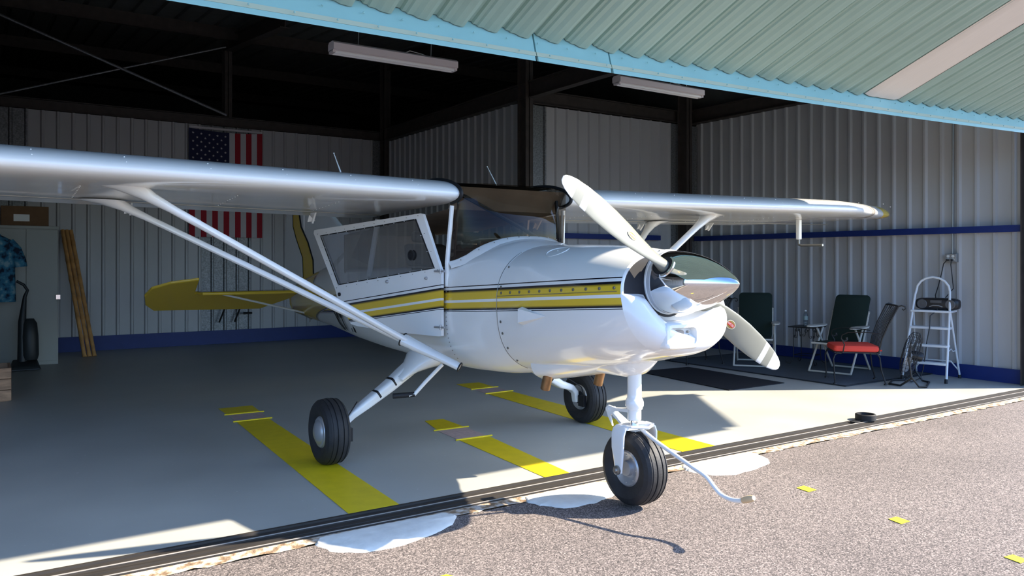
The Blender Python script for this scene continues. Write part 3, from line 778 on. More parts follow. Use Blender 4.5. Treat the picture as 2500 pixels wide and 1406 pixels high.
m.build('door_hinge',m_rim,cd,world=True)

# ---- wings
def airfoil(n=26):
    up=[];lo=[]
    for i in range(n+1):
        u=(1-math.cos(PI*i/n))/2
        t=5*.118*(.2969*math.sqrt(u)-.126*u-.3516*u*u+.2843*u**3-.1036*u**4)
        c=.040*(2*.4*u-u*u)/.16 if u<.4 else .040*((1-.8)+.8*u-u*u)/.36
        up.append((u,c+t)); lo.append((u,c-t))
    return up+lo[-2:0:-1]
AF=airfoil()
def wing_z(x): return 1.800+.0165*abs(x-AX)
INC=math.radians(3.6)
def wpt(x,yl,yt,ts,u,v,zo=0):
    c=yt-yl; z=wing_z(x)+zo
    return (x,yl+u*c*math.cos(INC)+v*c*ts*math.sin(INC)*0,z+v*1.5*ts*(c/1.5 if True else 1)-u*c*math.sin(INC))
def wing_sections(sg):
    hs=[(.455,4.50,6.0,1,0),(1.2,4.50,6.0,1,0),(2.2,4.50,6.0,1,0),(3.2,4.50,6.0,1,0),(3.85,4.50,6.0,1,0),(4.1,4.545,6.0,1,0),(4.35,4.67,6.0,1.12,.002),(4.75,4.83,6.0,1.26,.004),(5.05,4.955,5.98,1.42,.006),(5.3,5.07,5.94,1.60,.008)]
    tip=[(5.3,5.07,5.94,1.60,.008),(5.45,5.125,5.90,1.75,.010),(5.57,5.175,5.86,1.85,.012),(5.68,5.225,5.80,1.85,.016),(5.75,5.27,5.74,1.55,.022),(5.78,5.31,5.68,.9,.03)]
    return hs,tip
for sg in (1,-1):
    hs,tp_=wing_sections(sg)
    def mk(secs):
        rings=[]
        for (dx,yl,yt,ts,zo) in secs:
            x=AX+sg*dx; rings.append([wpt(x,yl,yt,ts,u,v,zo) for u,v in AF])
        return rings
    m=M(); m.loft(mk(hs)); w=m.build('wing',m_white,plane,world=True,sharp=50)
    w['label']='right half of the photo: far wing with sunlit tip' if sg>0 else 'near wing running out of the left edge'
    m=M(); m.loft(mk(tp_)); m.build('wing_tip',m_yel,w,world=True,sharp=60)
    # root seal
    m=M(); x=AX+sg*.452; ns=[q for q in AF]
    ring_=[wpt(x,4.492,6.0,1.04,u,v) for u,v in AF if u<.42]
    k=len([1 for u,v in AF if u<.42]); up_=[q for q in AF[:27] if q[0]<.42]; lo_=[q for q in AF[27:] if q[0]<.12]
    path=[wpt(x,4.492,6.0,1.03,u,v) for u,v in reversed(up_)]+[wpt(x,4.492,6.0,1.03,u,v) for u,v in reversed(lo_)]
    m.tube(path,.013,8); m.build('root_seal',m_black,w,world=True)
    # aileron/flap seam lines below, rivets, landing light, hinges
    m=M(); 
    m.tube([wpt(AX+sg*(.5+4.6*i/10),4.5,6.0,1,.76,-.012) for i in range(11)],.004,6); m.build('flap_seam',m_steel,w,world=True)
    m=M()
    for dx in [.75+.42*i for i in range(10)]:
        for u,v in ((.02,.0275),(.07,.0535)): m.ball(wpt(AX+sg*dx,4.5,6.0,1,u,v),.004,6)
    for dx in (1.1,1.75,2.6,3.3):
        for k in range(14): m.ball(wpt(AX+sg*dx,4.5,6.0,1,.12+.04*k,-.0215),.003,6)
    rv=m.build('rivet' if sg<0 else 'rivets',m_white,w,world=True)
    if sg>0: rv['kind']='stuff'
    for dx in (1.02,2.25,3.2):
        m=M(); p=wpt(AX+sg*dx,4.5,6.0,1,.80,-.01); m.prism([(p[0],p[1]-.05,p[2]),(p[0],p[1]+.05,p[2]),(p[0],p[1]+.06,p[2]-.05),(p[0],p[1]+.02,p[2]-.08)],(1,0,0),.012); m.prism([(p[0]-.03,p[1]-.01,p[2]-.02),(p[0]-.03,p[1]+.03,p[2]-.07),(p[0]+.03,p[1]+.03,p[2]-.06)],(0,1,0),.01); m.build('flap_hinge',m_white,w,world=True)
    # antennas on top
    if sg<0:
        m=M(); p=(2.0,5.0,1.88); m.tube([p,(1.985,5.16,2.10)],[.006,.003],8); m.ball((1.985,5.16,2.10),.006,6); m.build('antenna',m_white,w,world=True)
    else:
        m=M(); m.tube([(3.37,5.2,1.88),(3.335,5.36,2.12)],[.006,.003],8); m.ball((3.335,5.36,2.12),.006,6); m.build('antenna',m_white,w,world=True)
        m=M(); p=wpt(7.0,4.5,6.0,1,.45,-.02); m.box((p[0]-.025,p[1]-.02,p[2]-.20),(p[0]+.025,p[1]+.02,p[2]+.01)); ma=m.build('pitot_mast',m_white,w,world=True,bevel=.008)
        m=M(); m.tube([(p[0],p[1],p[2]-.19),(p[0],p[1],p[2]-.25),(p[0],p[1]-.03,p[2]-.262),(p[0],p[1]-.28,p[2]-.262)],.013,10); m.build('pitot_tube',m_steel,ma,world=True)
        # landing-light style leading-edge window
        rings=[]
        for dx in (4.63,4.71):
            rings.append([wpt(AX+sg*dx,4.765+(dx-4.63)*.42,6.0,1.22,u,v*1.08,.004) for u,v in [AF[k] for k in range(7,-1,-1)]+[AF[k] for k in range(len(AF)-1,len(AF)-8,-1)]])
        m=M(); m.loft(rings,open_=True,caps=False); m.build('edge_lamp_window',m_tint,w,world=True)
# ---- centre roof skin between the roots (narrow white edge)
m=M(); m.add([(AX-.44,4.66,1.895),(AX+.44,4.66,1.895),(AX+.44,5.6,1.90),(AX-.44,5.6,1.90)],[(0,1,2,3)]); m.build('roof_skin',m_dark,plane,world=True,smooth=False)

# ---- struts with cuffs
for sg in (-1,1):
    B0=(AX+sg*.52,4.45,.700); J=(AX+sg*.80,4.62,.93)
    J=(AX+sg*.752,4.66,.845)
    for (yw,rad,u) in ((4.92,.031,.28),(5.66,.028,.78)):
        W_=(AX+sg*2.36,yw,wing_z(AX+2.36)-.045 if yw<5 else wing_z(AX+2.36)-.085)
        st=(J[0],J[1]+(.0 if yw<5 else .045),J[2]+(0 if yw<5 else -.004))
        m=M(); d=Vector(W_)-Vector(st); a=[Vector(st)+d*f for f in (0,.25,.5,.75,.97)]
        m.tube(a,rad,14,flat=(.72,1.15),up=(0,0,1)); so=m.build('wing_strut',m_white,plane,world=True)
        # cuff at wing: flared
        m=M(); dn=d.normalized(); base=Vector(W_)
        pts=[base-dn*.42,base-dn*.26,base-dn*.12,base-dn*.03,base+Vector((sg*.02,0,.0))]
        rs=[rad*1.04,rad*1.15,rad*1.6,rad*2.5,rad*3.6]
        rings=[]
        for k,(p,r_) in enumerate(zip(pts,rs)):
            fz=.80-.13*k
            ring_=[]
            for j in range(18):
                a_=2*PI*j/18; ca,sa=math.cos(a_),math.sin(a_)
                sgx = 1.0+(.10*k*k if ca*sg>0 else 0)
                ring_.append((p.x+r_*ca*(.42+.15*k)*(1+.22*k*(1 if ca*sg>0 else 0)),p.y+r_*sa*(1.1),p.z+(-r_*ca*sg*(.58-.15*k))+.0))
            rings.append(ring_)
        m.loft(rings); m.build('strut_cuff',m_white,so,world=True,sharp=70)
    m=M(); d=Vector(B0)-Vector(J); dn=d.normalized()
    m.tube([Vector(J)-dn*.03+Vector((0,.02,0)),Vector(J)+d*.3+Vector((0,.015,0)),Vector(J)+d*.7,Vector(B0)+dn*.03],[.052,.046,.036,.034],16,flat=(.75,1.25),up=(0,0,1)); fk=m.build('strut_fork',m_white,plane,world=True)
    m=M(); P0=Vector(J)-dn*.03+Vector((0,.02,0)); 
    def elip(P0,r1,r2,dn):
        u=Vector((0,0,1)); a=(u-dn*u.dot(dn)).normalized(); b=dn.cross(a); return [P0+a*math.cos(2*PI*k/20)*r1+b*math.sin(2*PI*k/20)*r2 for k in range(20)]
    m.tube(elip(P0,.041,.066,dn),.005,6,closed=True); m.tube(elip(Vector(B0)+dn*.03,.027,.043,dn),.005,6,closed=True); m.build('fork_seal',m_black,fk,world=True)
# boarding step (near side)
m=M(); m.tube([(AX-.50,4.66,.68),(AX-.60,4.72,.56),(AX-.66,4.75,.485),(AX-.70,4.76,.478)],.013,10); stp=m.build('boarding_step',m_white,plane,world=True)
m=M(); m.tube([(AX-.66,4.755,.482),(AX-.80,4.79,.478)],.018,12); m.build('step_grip',m_black,stp,world=True)

# ---- wheels
def wheel(parent,c,r,w,cap_side,name='tire'):
    m=M(); prof=[]
    rr=r*.46
    P=[(rr,-w*.34),(rr+.012,-w*.40),(r*.62,-w*.47),(r*.78,-w*.50),(r*.90,-w*.44),(r*.965,-w*.34)]
    gro=[-.30,-.12,.12,.30]
    tread=[]
    for g_ in gro:
        tread+=[(r*.985-(abs(g_)>.2)*.004,g_*w-.004),(r*.955,g_*w-.003),(r*.955,g_*w+.003),(r*.99-(abs(g_)>.2)*.004,g_*w+.004)]
    mid_=[(r,0)]
    tread=tread[:8]+mid_+tread[8:]
    P=P+tread+[(a,-b) for a,b in reversed(P)]
    m.lathe(P,c,'X',56,caps=False); t=m.build('tire',m_tire,parent,world=True,sharp=25)
    m=M()
    for sd in (-1,1):
        q=[(rr+.004,sd*w*.36),(rr-.004,sd*w*.40),(rr-.020,sd*w*.37),(rr*.62,sd*w*.30)]
        if sd==cap_side: q=[(rr+.004,sd*w*.36),(rr-.004,sd*w*.42),(rr*.80,sd*w*.44),(rr*.72,sd*w*.50),(rr*.45,sd*w*.58),(.001,sd*w*.60)]
        else: q+=[(rr*.45,sd*w*.30),(rr*.42,sd*w*.42),(.001,sd*w*.42)]
        m.lathe(q,c,'X',32,caps=False)
    m.lathe([(rr,-w*.36),(rr,w*.36)],c,'X',32,caps=False)
    for k in range(8):
        a=2*PI*k/8
        for sd in (-1,1):
            if sd!=cap_side: m.ball((c[0]+sd*w*.36,c[1]+rr*.82*math.cos(a),c[2]+rr*.82*math.sin(a)),.006,6)
    m.build('wheel_rim',m_chrome if cap_side and False else (m_rim),parent,world=True)
    return t
def bar(path,ws,m=None,mi=0,up=(0,1,0)):
    """tapering flat leg: ws list of (along Y, thickness)"""
    m=m or M(); P=[Vector(p) for p in path]; rings=[]
    for i,p in enumerate(P):
        t=(P[min(i+1,len(P)-1)]-P[max(i-1,0)]).normalized(); u=Vector(up); a=(u-t*u.dot(t)).normalized(); b=t.cross(a)
        wy,th=ws[i]; ring_=[]
        for j in range(16):
            an=2*PI*j/16+PI/16; ca,sa=math.cos(an),math.sin(an)
            ring_.append(p+a*wy*math.copysign(abs(ca)**.45,ca)+b*th*math.copysign(abs(sa)**.45,sa))
        rings.append(ring_)
    return m.loft(rings,mi)
for sg in (-1,1):
    wx=AX+sg*1.105 if sg<0 else 4.255; wy=5.14 if sg<0 else 5.27
    ax=wx-sg*.075
    m=bar([(AX+sg*.36,5.16,.70),(AX+sg*.50,5.16,.60),(AX+sg*.66,5.16,.485),(AX+sg*.84,5.15,.375),(ax-sg*.085,wy,.315),(ax-sg*.035,wy,.27),(ax-sg*.02,wy,.19)],[(.070,.050),(.066,.046),(.056,.040),(.045,.033),(.038,.027),(.034,.024),(.032,.022)])
    leg=m.build('main_gear_leg',m_white,plane,world=True,sharp=50); leg['label']='white flat gear leg'
    m=M()
    for f in (.40,.74):
        a=Vector((AX+sg*.50,5.16,.60)); b=Vector((AX+sg*.84,5.15,.375)); p=a+(b-a)*f; d=(b-a).normalized()
        bar([p-d*.008,p+d*.008],[(.0605-.016*f,.0445-.012*f)]*2,m)
    m.build('black_band',m_black,leg,world=True)
    m=M(); rs=[]
    for (dx,z,hy,hz) in ((.36,.69,.20,.10),(.44,.655,.17,.075),(.50,.61,.115,.045),(.56,.565,.082,.030),(.60,.535,.074,.025)):
        p=Vector((AX+sg*dx,5.13,z)); rs.append([(p.x+hz*.62*math.sin(2*PI*k/20)*sg,p.y+hy*math.cos(2*PI*k/20),p.z+hz*.8*math.sin(2*PI*k/20)) for k in range(20)])
    m.loft(rs); m.build('leg_fairing',m_white,leg,world=True,sharp=60)
    wheel(leg,(wx,wy,.222),.222,.168,sg if sg<0 else 0)
    m=M(); m.lathe([(.001,-.012),(.05,-.012),(.05,.012),(.001,.012)],(wx-sg*.065,wy,.222),'X',20)
    m.box((wx-sg*.10-.012,wy-.12,.16),(wx-sg*.10+.02,wy-.05,.25)); m.tube([(wx-sg*.09,wy-.1,.24),(wx-sg*.10,wy-.08,.32),(wx-sg*.2,wy,.40)],.004,6)
    m.build('brake_caliper',m_blackpt,leg,world=True)
# nose gear
NX,NY=3.05,3.335
m=M(); m.lathe([(.040,.80),(.040,.62),(.041,.60),(.046,.592),(.052,.575),(.052,.555),(.046,.545),(.044,.535)],(NX,NY,0),'Z',24); ng=m.build('nose_gear_leg',m_white,plane,world=True)
ng['label']='white nose gear leg'
m=M(); m.lathe([(.038,.54),(.038,.478),(.034,.474)],(NX,NY,0),'Z',24); m.lathe([(.034,.425),(.036,.43),(.036,.40)],(NX,NY,0),'Z',20); m.build('leg_collar',m_white,ng,world=True)
m=M(); m.lathe([(.024,.48),(.024,.40)],(NX,NY,0),'Z',24); m.build('oleo_strut',m_chrome,ng,world=True)
m=M() # torque links behind the leg
m.hexa([(NX-.03,NY+.02,.515),(NX+.03,NY+.02,.515),(NX+.03,NY+.02,.535),(NX-.03,NY+.02,.535),(NX-.018,NY+.19,.50),(NX+.018,NY+.19,.50),(NX+.018,NY+.19,.515),(NX-.018,NY+.19,.515)])
m.hexa([(NX-.018,NY+.19,.49),(NX+.018,NY+.19,.49),(NX+.018,NY+.195,.51),(NX-.018,NY+.195,.51),(NX-.035,NY+.03,.405),(NX+.035,NY+.03,.405),(NX+.035,NY+.03,.425),(NX-.035,NY+.03,.425)])
m.prism([(NX-.022,NY+.20,.53),(NX-.022,NY+.225,.51),(NX-.022,NY+.20,.46),(NX-.022,NY+.165,.415),(NX-.022,NY+.185,.47),(NX-.022,NY+.12,.52)],(1,0,0),.012)
m.lathe([(.012,-.03),(.012,.03)],(NX,NY+.20,.505),'X',12); m.build('torque_link',m_white,ng,world=True,smooth=False)
m=M()
wN=.105
m.hexa([(NX-.10,NY-.05,.432),(NX+.10,NY-.05,.432),(NX+.10,NY+.055,.432),(NX-.10,NY+.055,.432),(NX-.09,NY-.045,.452),(NX+.09,NY-.045,.452),(NX+.09,NY+.05,.452),(NX-.09,NY+.05,.452)])
for sg in (-1,1):
    bar([(NX+sg*.085,NY,.447),(NX+sg*.110,NY,.435),(NX+sg*.122,NY,.405),(NX+sg*.124,NY,.33),(NX+sg*.118,NY,.25),(NX+sg*.118,NY,.195)],[(.052,.008),(.052,.008),(.052,.008),(.048,.008),(.034,.008),(.026,.008)],m)
m.build('nose_fork',m_white,ng,world=True,sharp=50)
m=M(); 
for sg in (-1,1): m.lathe([(.026,-.004),(.026,.008),(.014,.012),(.012,.022),(.001,.022)] if sg>0 else [(.026,.004),(.026,-.008),(.014,-.012),(.012,-.022),(.001,-.022)],(NX+sg*.128,NY,.21),'X',6 if False else 14)
m.build('axle_nut',m_steel,ng,world=True)
wheel(ng,(NX,NY,.21),.21,.165,0)
# exhaust pipes
m=M(); d=Vector((-.0,.35,-1)).normalized()
for (px,py,pz,L) in ((2.84,3.86,.70,.115),(3.28,3.88,.72,.15)):
    c=Vector((px,py,pz)); a=[c,c+d*L]; u=Vector((1,0,0)); v=d.cross(u); rings=[]
    for (p,r_) in ((c,.03),(c+d*L,.03),(c+d*L,.026),(c+d*L*.3,.026)): rings.append([p+u*math.cos(2*PI*k/18)*r_+v*math.sin(2*PI*k/18)*r_ for k in range(18)])
    mm=M(); mm.loft(rings,caps=True); mm.build('exhaust_pipe',m_copper,plane,world=True)
m=M()
lx,lz=2.95,.985
rings=[]
def rrect(cx_,cz,w,h,r,y,n=6,tilt=0):
    pts=[]
    for (sx2,sz2,a0) in ((1,1,0),(-1,1,PI/2),(-1,-1,PI),(1,-1,1.5*PI)):
        for k in range(n):
            a=a0+PI/2*k/(n-1); X_=cx_+sx2*(w-r)+r*math.cos(a); Z_=cz+sz2*(h-r)+r*math.sin(a); pts.append((X_,y-(X_-cx_)*tilt,Z_))
    return pts
T=.10
m.loft([rrect(lx,lz,.118,.072,.035,2.99,tilt=T),rrect(lx,lz,.112,.066,.032,2.875,tilt=T),rrect(lx,lz,.103,.058,.028,2.862,tilt=T),rrect(lx,lz,.086,.044,.022,2.862,tilt=T)],caps=False); lamp=m.build('landing_light_bezel',m_white,plane,world=True,sharp=50)
m=M(); bk2=rrect(lx,lz,.078,.040,.02,2.895,tilt=T); m.loft([rrect(lx,lz,.086,.044,.022,2.862,tilt=T),bk2],caps=False); m.add(bk2,[tuple(range(len(bk2)))]); m.build('lamp_recess',m_whiteflat,lamp,world=True)
m=M(); m.loft([rrect(lx-.022,lz-.002,.046,.034,.014,2.898,tilt=T),rrect(lx-.022,lz-.002,.044,.032,.014,2.884,tilt=T)],caps=True); m.build('lamp_lens',mat('lamp_lens_grey',(.25,.23,.21),.12),lamp,world=True)
m=M()
for k in (-1,0,1): m.lathe([(.0065,.004),(.0065,-.006),(.003,-.006)],(lx+.052,2.884,lz+.02*k),'Y',12)
m.build('lamp_socket',m_steel,lamp,world=True)

# ---- spinner and propeller
HY=3.085
prof=[(.165,0),(.1665,-.03),(.166,-.07),(.163,-.11),(.155,-.17),(.142,-.23),(.124,-.29),(.102,-.345),(.077,-.395),(.050,-.44),(.024,-.475),(.008,-.490),(.0005,-.494)]
prop=thing('propeller','two-bladed propeller with polished pointed spinner on the aircraft nose','propeller') if False else None
m=M(); m.lathe(prof,(AX,HY,1.255),'Y',72,caps=False); sp_=m.build('spinner',m_chrome,plane,world=True,sharp=80)
m=M(); m.lathe([(.001,.02),(.160,.02),(.172,.016),(.174,.0),(.174,-.020),(.1668,-.024)],(AX,HY,1.255),'Y',60,caps=False)
m.build('spinner_backplate',m_whiteflat,sp_,world=True)
m=M(); m.lathe([(.1660,.002),(.1685,-.002),(.1695,-.030),(.1688,-.046),(.1655,-.048)],(AX,HY,1.255),'Y',72,caps=False); m.build('spinner_skirt',mat('pale_grey_paint',(.55,.55,.56),.3),sp_,world=True)
m=M(); m.lathe([(.06,.14),(.06,.02),(.13,.04),(.145,.03),(.15,.015)],(AX,HY,1.255),'Y',30,caps=False); m.build('ring_gear',m_inlet,sp_,world=True)
m=M()
for k in range(14):
    a=2*PI*k/14+.1; m.ball((AX+.1685*math.cos(a),HY-.012,1.255+.1685*math.sin(a)),.006,8)
    m.ball((AX+.174*math.cos(a),HY-.006,1.255+.174*math.sin(a)),.005,8)
m.build('spinner_screws',m_steel,sp_,world=True)
BY=HY-.115
HUB=Vector((AX,BY,1.255))
def blade(ang,idx):
    dr=Vector((math.cos(ang),0,math.sin(ang))); tg=Vector((-math.sin(ang),0,math.cos(ang))); fw=Vector((0,-1,0))
    st=[(.11,.075,62,.95),(.16,.078,60,.85),(.20,.085,56,.62),(.26,.102,50,.38),(.34,.124,44,.24),(.44,.142,37,.17),(.56,.150,31,.125),(.68,.143,26,.10),(.78,.126,23,.085),(.85,.104,21,.075),(.895,.078,20,.07),(.92,.052,19.5,.07),(.933,.024,19,.07)]
    rings=[]
    for r_,c,b,t in st:
        b=math.radians(b-14); ch=tg*math.cos(b)+fw*math.sin(b); nm=fw*math.cos(b)-tg*math.sin(b)
        ring_=[]
        for k in range(24):
            a=2*PI*k/24; u=math.cos(a); v=math.sin(a)
            if t<.5: v=v*(1+.0*u); v*= (1 if v>0 else .35)
            ring_.append(HUB+dr*r_+ch*(u*c/2)+nm*(v*c*t/2))
        rings.append(ring_)
    m=M(); m.loft(rings[:2])
    m=M()
    # resample so that the tip bands have their own faces
    full=[]; rr=[s[0] for s in st]; want=sorted(set(rr+[.745,.785,.835,.84]))
    for w in want:
        for i in range(len(rr)-1):
            if rr[i]<=w<=rr[i+1]:
                f=(w-rr[i])/(rr[i+1]-rr[i]); full.append((w,[rings[i][k]+(rings[i+1][k]-rings[i][k])*f for k in range(24)])); break
    n=24; vs=[v for _,r_ in full for v in r_]; 
    for i in range(len(full)-1):
        mid_=(full[i][0]+full[i+1][0])/2; mi=1 if (mid_>.84 or .745<mid_<.785) else 0
        m.add(full[i][1]+full[i+1][1],[(k,(k+1)%n,n+(k+1)%n,n+k) for k in range(n)],mi)
    m.add(full[-1][1],[tuple(range(n))],1)
    import bmesh
    b=m.build('propeller_blade',[m_blade,m_bladew],plane,world=True,sharp=60)
    bm=bmesh.new(); bm.from_mesh(b.data); bmesh.ops.remove_doubles(bm,verts=bm.verts,dist=1e-5); bmesh.ops.recalc_face_normals(bm,faces=bm.faces)
    for f in bm.faces: f.smooth=True
    bm.to_mesh(b.data); bm.free()
    b['label']='grey blade pointing up and left, lit by the sun' if idx==0 else 'grey blade pointing down and right'
    # oval decal on the face
    r0=.43; bb=math.radians(38-14); ch=tg*math.cos(bb)+fw*math.sin(bb); nm=fw*math.cos(bb)-tg*math.sin(bb)
    c0=HUB+dr*r0+nm*(.0165 if idx else .0150)
    def fn(u,v,off=0): return c0+dr*u+ch*v+nm*(off-(v*v)*2.0)
    m=M()
    A,B=(.036,.020) if idx==0 else (.036,.024)
    def disc(a,b_,off,mi):
        pts=[fn(0,0,off)]+[fn(a*math.cos(2*PI*k/28),b_*math.sin(2*PI*k/28),off) for k in range(28)]
        m.add(pts,[(0,1+k,1+(k+1)%28) for k in range(28)],mi)
    disc(A,B,.0003,0); disc(A*.88,B*.86,.0007,1)
    sgn=-1 if idx==0 else 1
    q=[]
    for u_,v_ in ((-A*.86,-.002),(-A*.6,-B*.42),(A*.6,-B*.42),(A*.86,.002),(A*.6,B*.42),(-A*.6,B*.42)): q.append(fn(u_,v_,.0011))
    m.add(q,[(0,1,2,3,4,5)],2)
    text_mesh(m,'HARTZELL',.0165,lambda u,v:fn(sgn*u*.92,sgn*v,.0016),3,sx=.80)
    m.build('blade_decal',[m_label,m_gold if idx else m_yel,m_red,m_white],b,world=True,smooth=False)
    # blade root socket in the spinner
    def onsp(rr_,k,off):
        p_=HUB+tg*rr_*math.cos(2*PI*k/28)+fw*rr_*math.sin(2*PI*k/28)*1.1
        hh=p_.y-HY; R_=.165
        for i in range(len(prof)-1):
            if prof[i+1][1]<=hh<=prof[i][1]:
                f_=(hh-prof[i][1])/(prof[i+1][1]-prof[i][1]); R_=prof[i][0]+(prof[i+1][0]-prof[i][0])*f_
        t_=(p_-HUB).dot(tg); return p_+dr*(math.sqrt(max(0,R_*R_-t_*t_))+off)
    m=M(); m.loft([[onsp(a_,k,o_) for k in range(28)] for a_,o_ in ((.064,-.002),(.062,.008),(.054,.010),(.052,-.004))],caps=False); m.build('blade_socket',m_chrome,sp_,world=True)
    m=M(); m.loft([[onsp(a_,k,.002) for k in range(28)] for a_ in (.053,.03,.004)],caps=False); m.build('socket_shade_disc',m_inlet,sp_,world=True)  # black disc laid on the spinner, its colour standing for the opening's shade
blade(math.radians(147.5),0); blade(math.radians(-32.5),1)

# ---- tail
def plate(pts2,y0,th,fn,m,mi=0):
    pass
m=M() # fin + rudder
fin=[(6.7,1.50),(7.5,1.62),(8.05,1.90),(8.35,2.10),(8.45,2.14),(8.74,2.15),(8.80,1.10),(8.2,1.15),(7.4,1.20)]
rud=[(8.75,2.16),(9.2,2.15),(9.38,2.05),(9.44,1.8),(9.46,1.5),(9.40,1.15),(9.30,1.0),(9.27,.86),(9.16,.80),(8.98,.80),(8.84,1.10)]
m.prism([(AX-.03,y,z) for y,z in fin],(1,0,0),.06)
m.build('tail_fin',m_white,plane,world=True,smooth=False,bevel=.02)
m=M(); m.prism([(AX-.028,y,z) for y,z in rud],(1,0,0),.056); m.build('rudder',m_white,plane,world=True,smooth=False,bevel=.02)
cur=[(9.16,2.12),(9.14,1.95),(9.129,1.774),(9.02,1.63),(8.80,1.41),(8.78,1.20),(8.85,1.08)]
cur2=[(8.42,1.04),(8.44,1.22),(8.455,1.38),(8.62,1.58),(8.85,1.76),(8.93,1.95),(8.95,2.12)]
for sg in (-1,1):
    m=M(); P=cur+cur2
    n=len(cur); vs=[(AX+sg*.0325,y,z) for y,z in cur]+[(AX+sg*.0325,y,z) for y,z in reversed(cur2)]
    m.add(vs,[(i,i+1,n+i+1,n+i) for i in range(n-1)]); m.build('fin_yellow_panel',m_yel,plane,world=True,smooth=False)
    m=M(); m.tube([(AX+sg*.033,y,z) for y,z in cur2],.010,6); m.build('fin_pinstripe',m_black,plane,world=True)
    m=M(); m.tube([(AX+sg*.033,y,z) for y,z in cur],.006,6); m.build('fin_pinstripe',m_black,plane,world=True)
m=M(); m.prism([(AX-.030,y,z) for y,z in [(8.86,1.08),(9.34,1.05),(9.29,.98),(9.275,.86),(9.16,.79),(8.97,.79)]],(1,0,0),.060); m.build('rudder_base',m_yel,plane,world=True,smooth=False,bevel=.01)
for sg in (-1,1):
    def X_(d): return AX+sg*d
    m=M()
    pl=[(.10,8.22),(1.22,8.32),(1.22,8.62),(.10,8.62)]
    m.prism([(X_(a),y,1.065-.004*a) for a,y in pl],(0,0,-1),.035)
    st_=m.build('stabilizer',m_yel,plane,world=True,smooth=False,bevel=.014)
    m=M()
    dr_=math.tan(math.radians(26))
    def ez(y): return 1.050-(y-8.62)*dr_
    el=[(.18,8.78),(.12,8.64),(1.23,8.62),(1.25,8.32),(1.50,8.39),(1.66,8.50),(1.70,8.66),(1.66,8.86),(1.56,9.00),(.45,9.03)]
    m.prism([(X_(a),y,ez(y)+.012) for a,y in el],(0,0,-1),.028)
    m.build('elevator',m_yel,plane,world=True,smooth=False,bevel=.008)
    m=M(); m.tube([(X_(1.02),8.36,1.035),(X_(.04),8.60,.79)],.011,8); m.build('tail_brace',m_whiteflat,plane,world=True)
m=M(); m.tube([(AX-.045,9.10,1.03),(AX-.05,9.25,.97)],.007,6); m.tube([(AX-.05,8.6,.86),(AX-.055,9.12,1.02)],.004,6); m.ball((AX-.06,9.13,1.02),.016,8); m.build('rudder_cable_horn',m_blackpt,plane,world=True)
m=M(); m.tube([(AX-.1,8.62,.785),(AX-.03,8.50,.735)],.009,8); m.tube([(AX-.03,8.55,.76),(AX-.03,8.57,.70)],.006,8); m.build('tie_down_ring',m_steel,plane,world=True)
# registration letters on the near side
m=M()
def regf(u,v):
    z=.868+v+.02*u; yy=6.72-u+.50*(z-.885)
    return (side_x(yy,z)-.016,yy,z)
text_mesh(m,'N6917',.40,lambda u,v:regf(u,v),sx=.56)
m.build('registration_letter',m_black,plane,world=True,smooth=False)

# ---- tow bar hooked on the nose gear
tb=thing('tow_bar','white bent tow bar hooked to the nose gear with tan rubber grip end','tow bar',(3.05,3.0,0))
m=M(); path=[(3.05,3.30,.440),(3.05,3.163,.386),(3.047,3.02,.342),(3.045,2.893,.304),(3.045,2.80,.276),(3.045,2.745,.236),(3.045,2.70,.209),(3.045,2.64,.200),(3.045,2.59,.206),(3.045,2.56,.217)]
sm=[]
for i in range(len(path)-1):
    for k in range(4):
        t=k/4; p0=path[max(i-1,0)];p1=path[i];p2=path[i+1];p3=path[min(i+2,len(path)-1)]
        sm.append(tuple(.5*((2*p1[j])+(-p0[j]+p2[j])*t+(2*p0[j]-5*p1[j]+4*p2[j]-p3[j])*t*t+(-p0[j]+3*p1[j]-3*p2[j]+p3[j])*t**3) for j in range(3)))
sm.append(path[-1])
m.tube(sm,.0115,12); m.tube([(3.05,3.22,.448),(3.13,3.27,.452),(3.145,3.34,.448)],.008,8); m.tube([(3.05,3.22,.448),(2.97,3.27,.452),(2.955,3.34,.448)],.008,8)
m.build('bar',m_white,tb,world=True)
m=M(); m.tube([(3.045,2.567,.214),(3.045,2.545,.223),(3.045,2.515,.236),(3.045,2.50,.242)],[.014,.017,.0165,.012],12)
m.build('grip',m_grip,tb,world=True)

# ================================================================== HANGAR CONTENTS
# flag hung vertically on the back wall
m=M(); fx0,fx1,fz0,fz1=2.80,3.99,1.775,3.555; fy=YB-.075
def fp(x,z,o=0): return (x,fy-.012*math.sin((x-fx0)*9)*(fz1-z)/1.8-o,z-(.035*math.sin(PI*(x-fx0)/(fx1-fx0))*(z-fz0)/1.8)-.045*(x-fx0)*0)
W_=(fx1-fx0)/13
for i in range(13):
    xa=fx1-W_*(i+1); xb=fx1-W_*i; zt=fz1 if i<6 else fz1-.46*(fz1-fz0)
    if i>=6: zt=fz1-.46*(fz1-fz0)
    k=10
    for q in range(k):
        za=fz0+(zt-fz0)*q/k; zb=fz0+(zt-fz0)*(q+1)/k
        m.add([fp(xa,za),fp(xb,za),fp(xb,zb),fp(xa,zb)],[(0,1,2,3)],0 if i%2==0 else 1)
cx1=fx0+7*W_; cz0=fz1-.46*(fz1-fz0)
for q in range(4):
    for p_ in range(4):
        xa=fx0+(cx1-fx0)*p_/4; xb=fx0+(cx1-fx0)*(p_+1)/4; za=cz0+(fz1-cz0)*q/4; zb=cz0+(fz1-cz0)*(q+1)/4
        m.add([fp(xa,za),fp(xb,za),fp(xb,zb),fp(xa,zb)],[(0,1,2,3)],2)
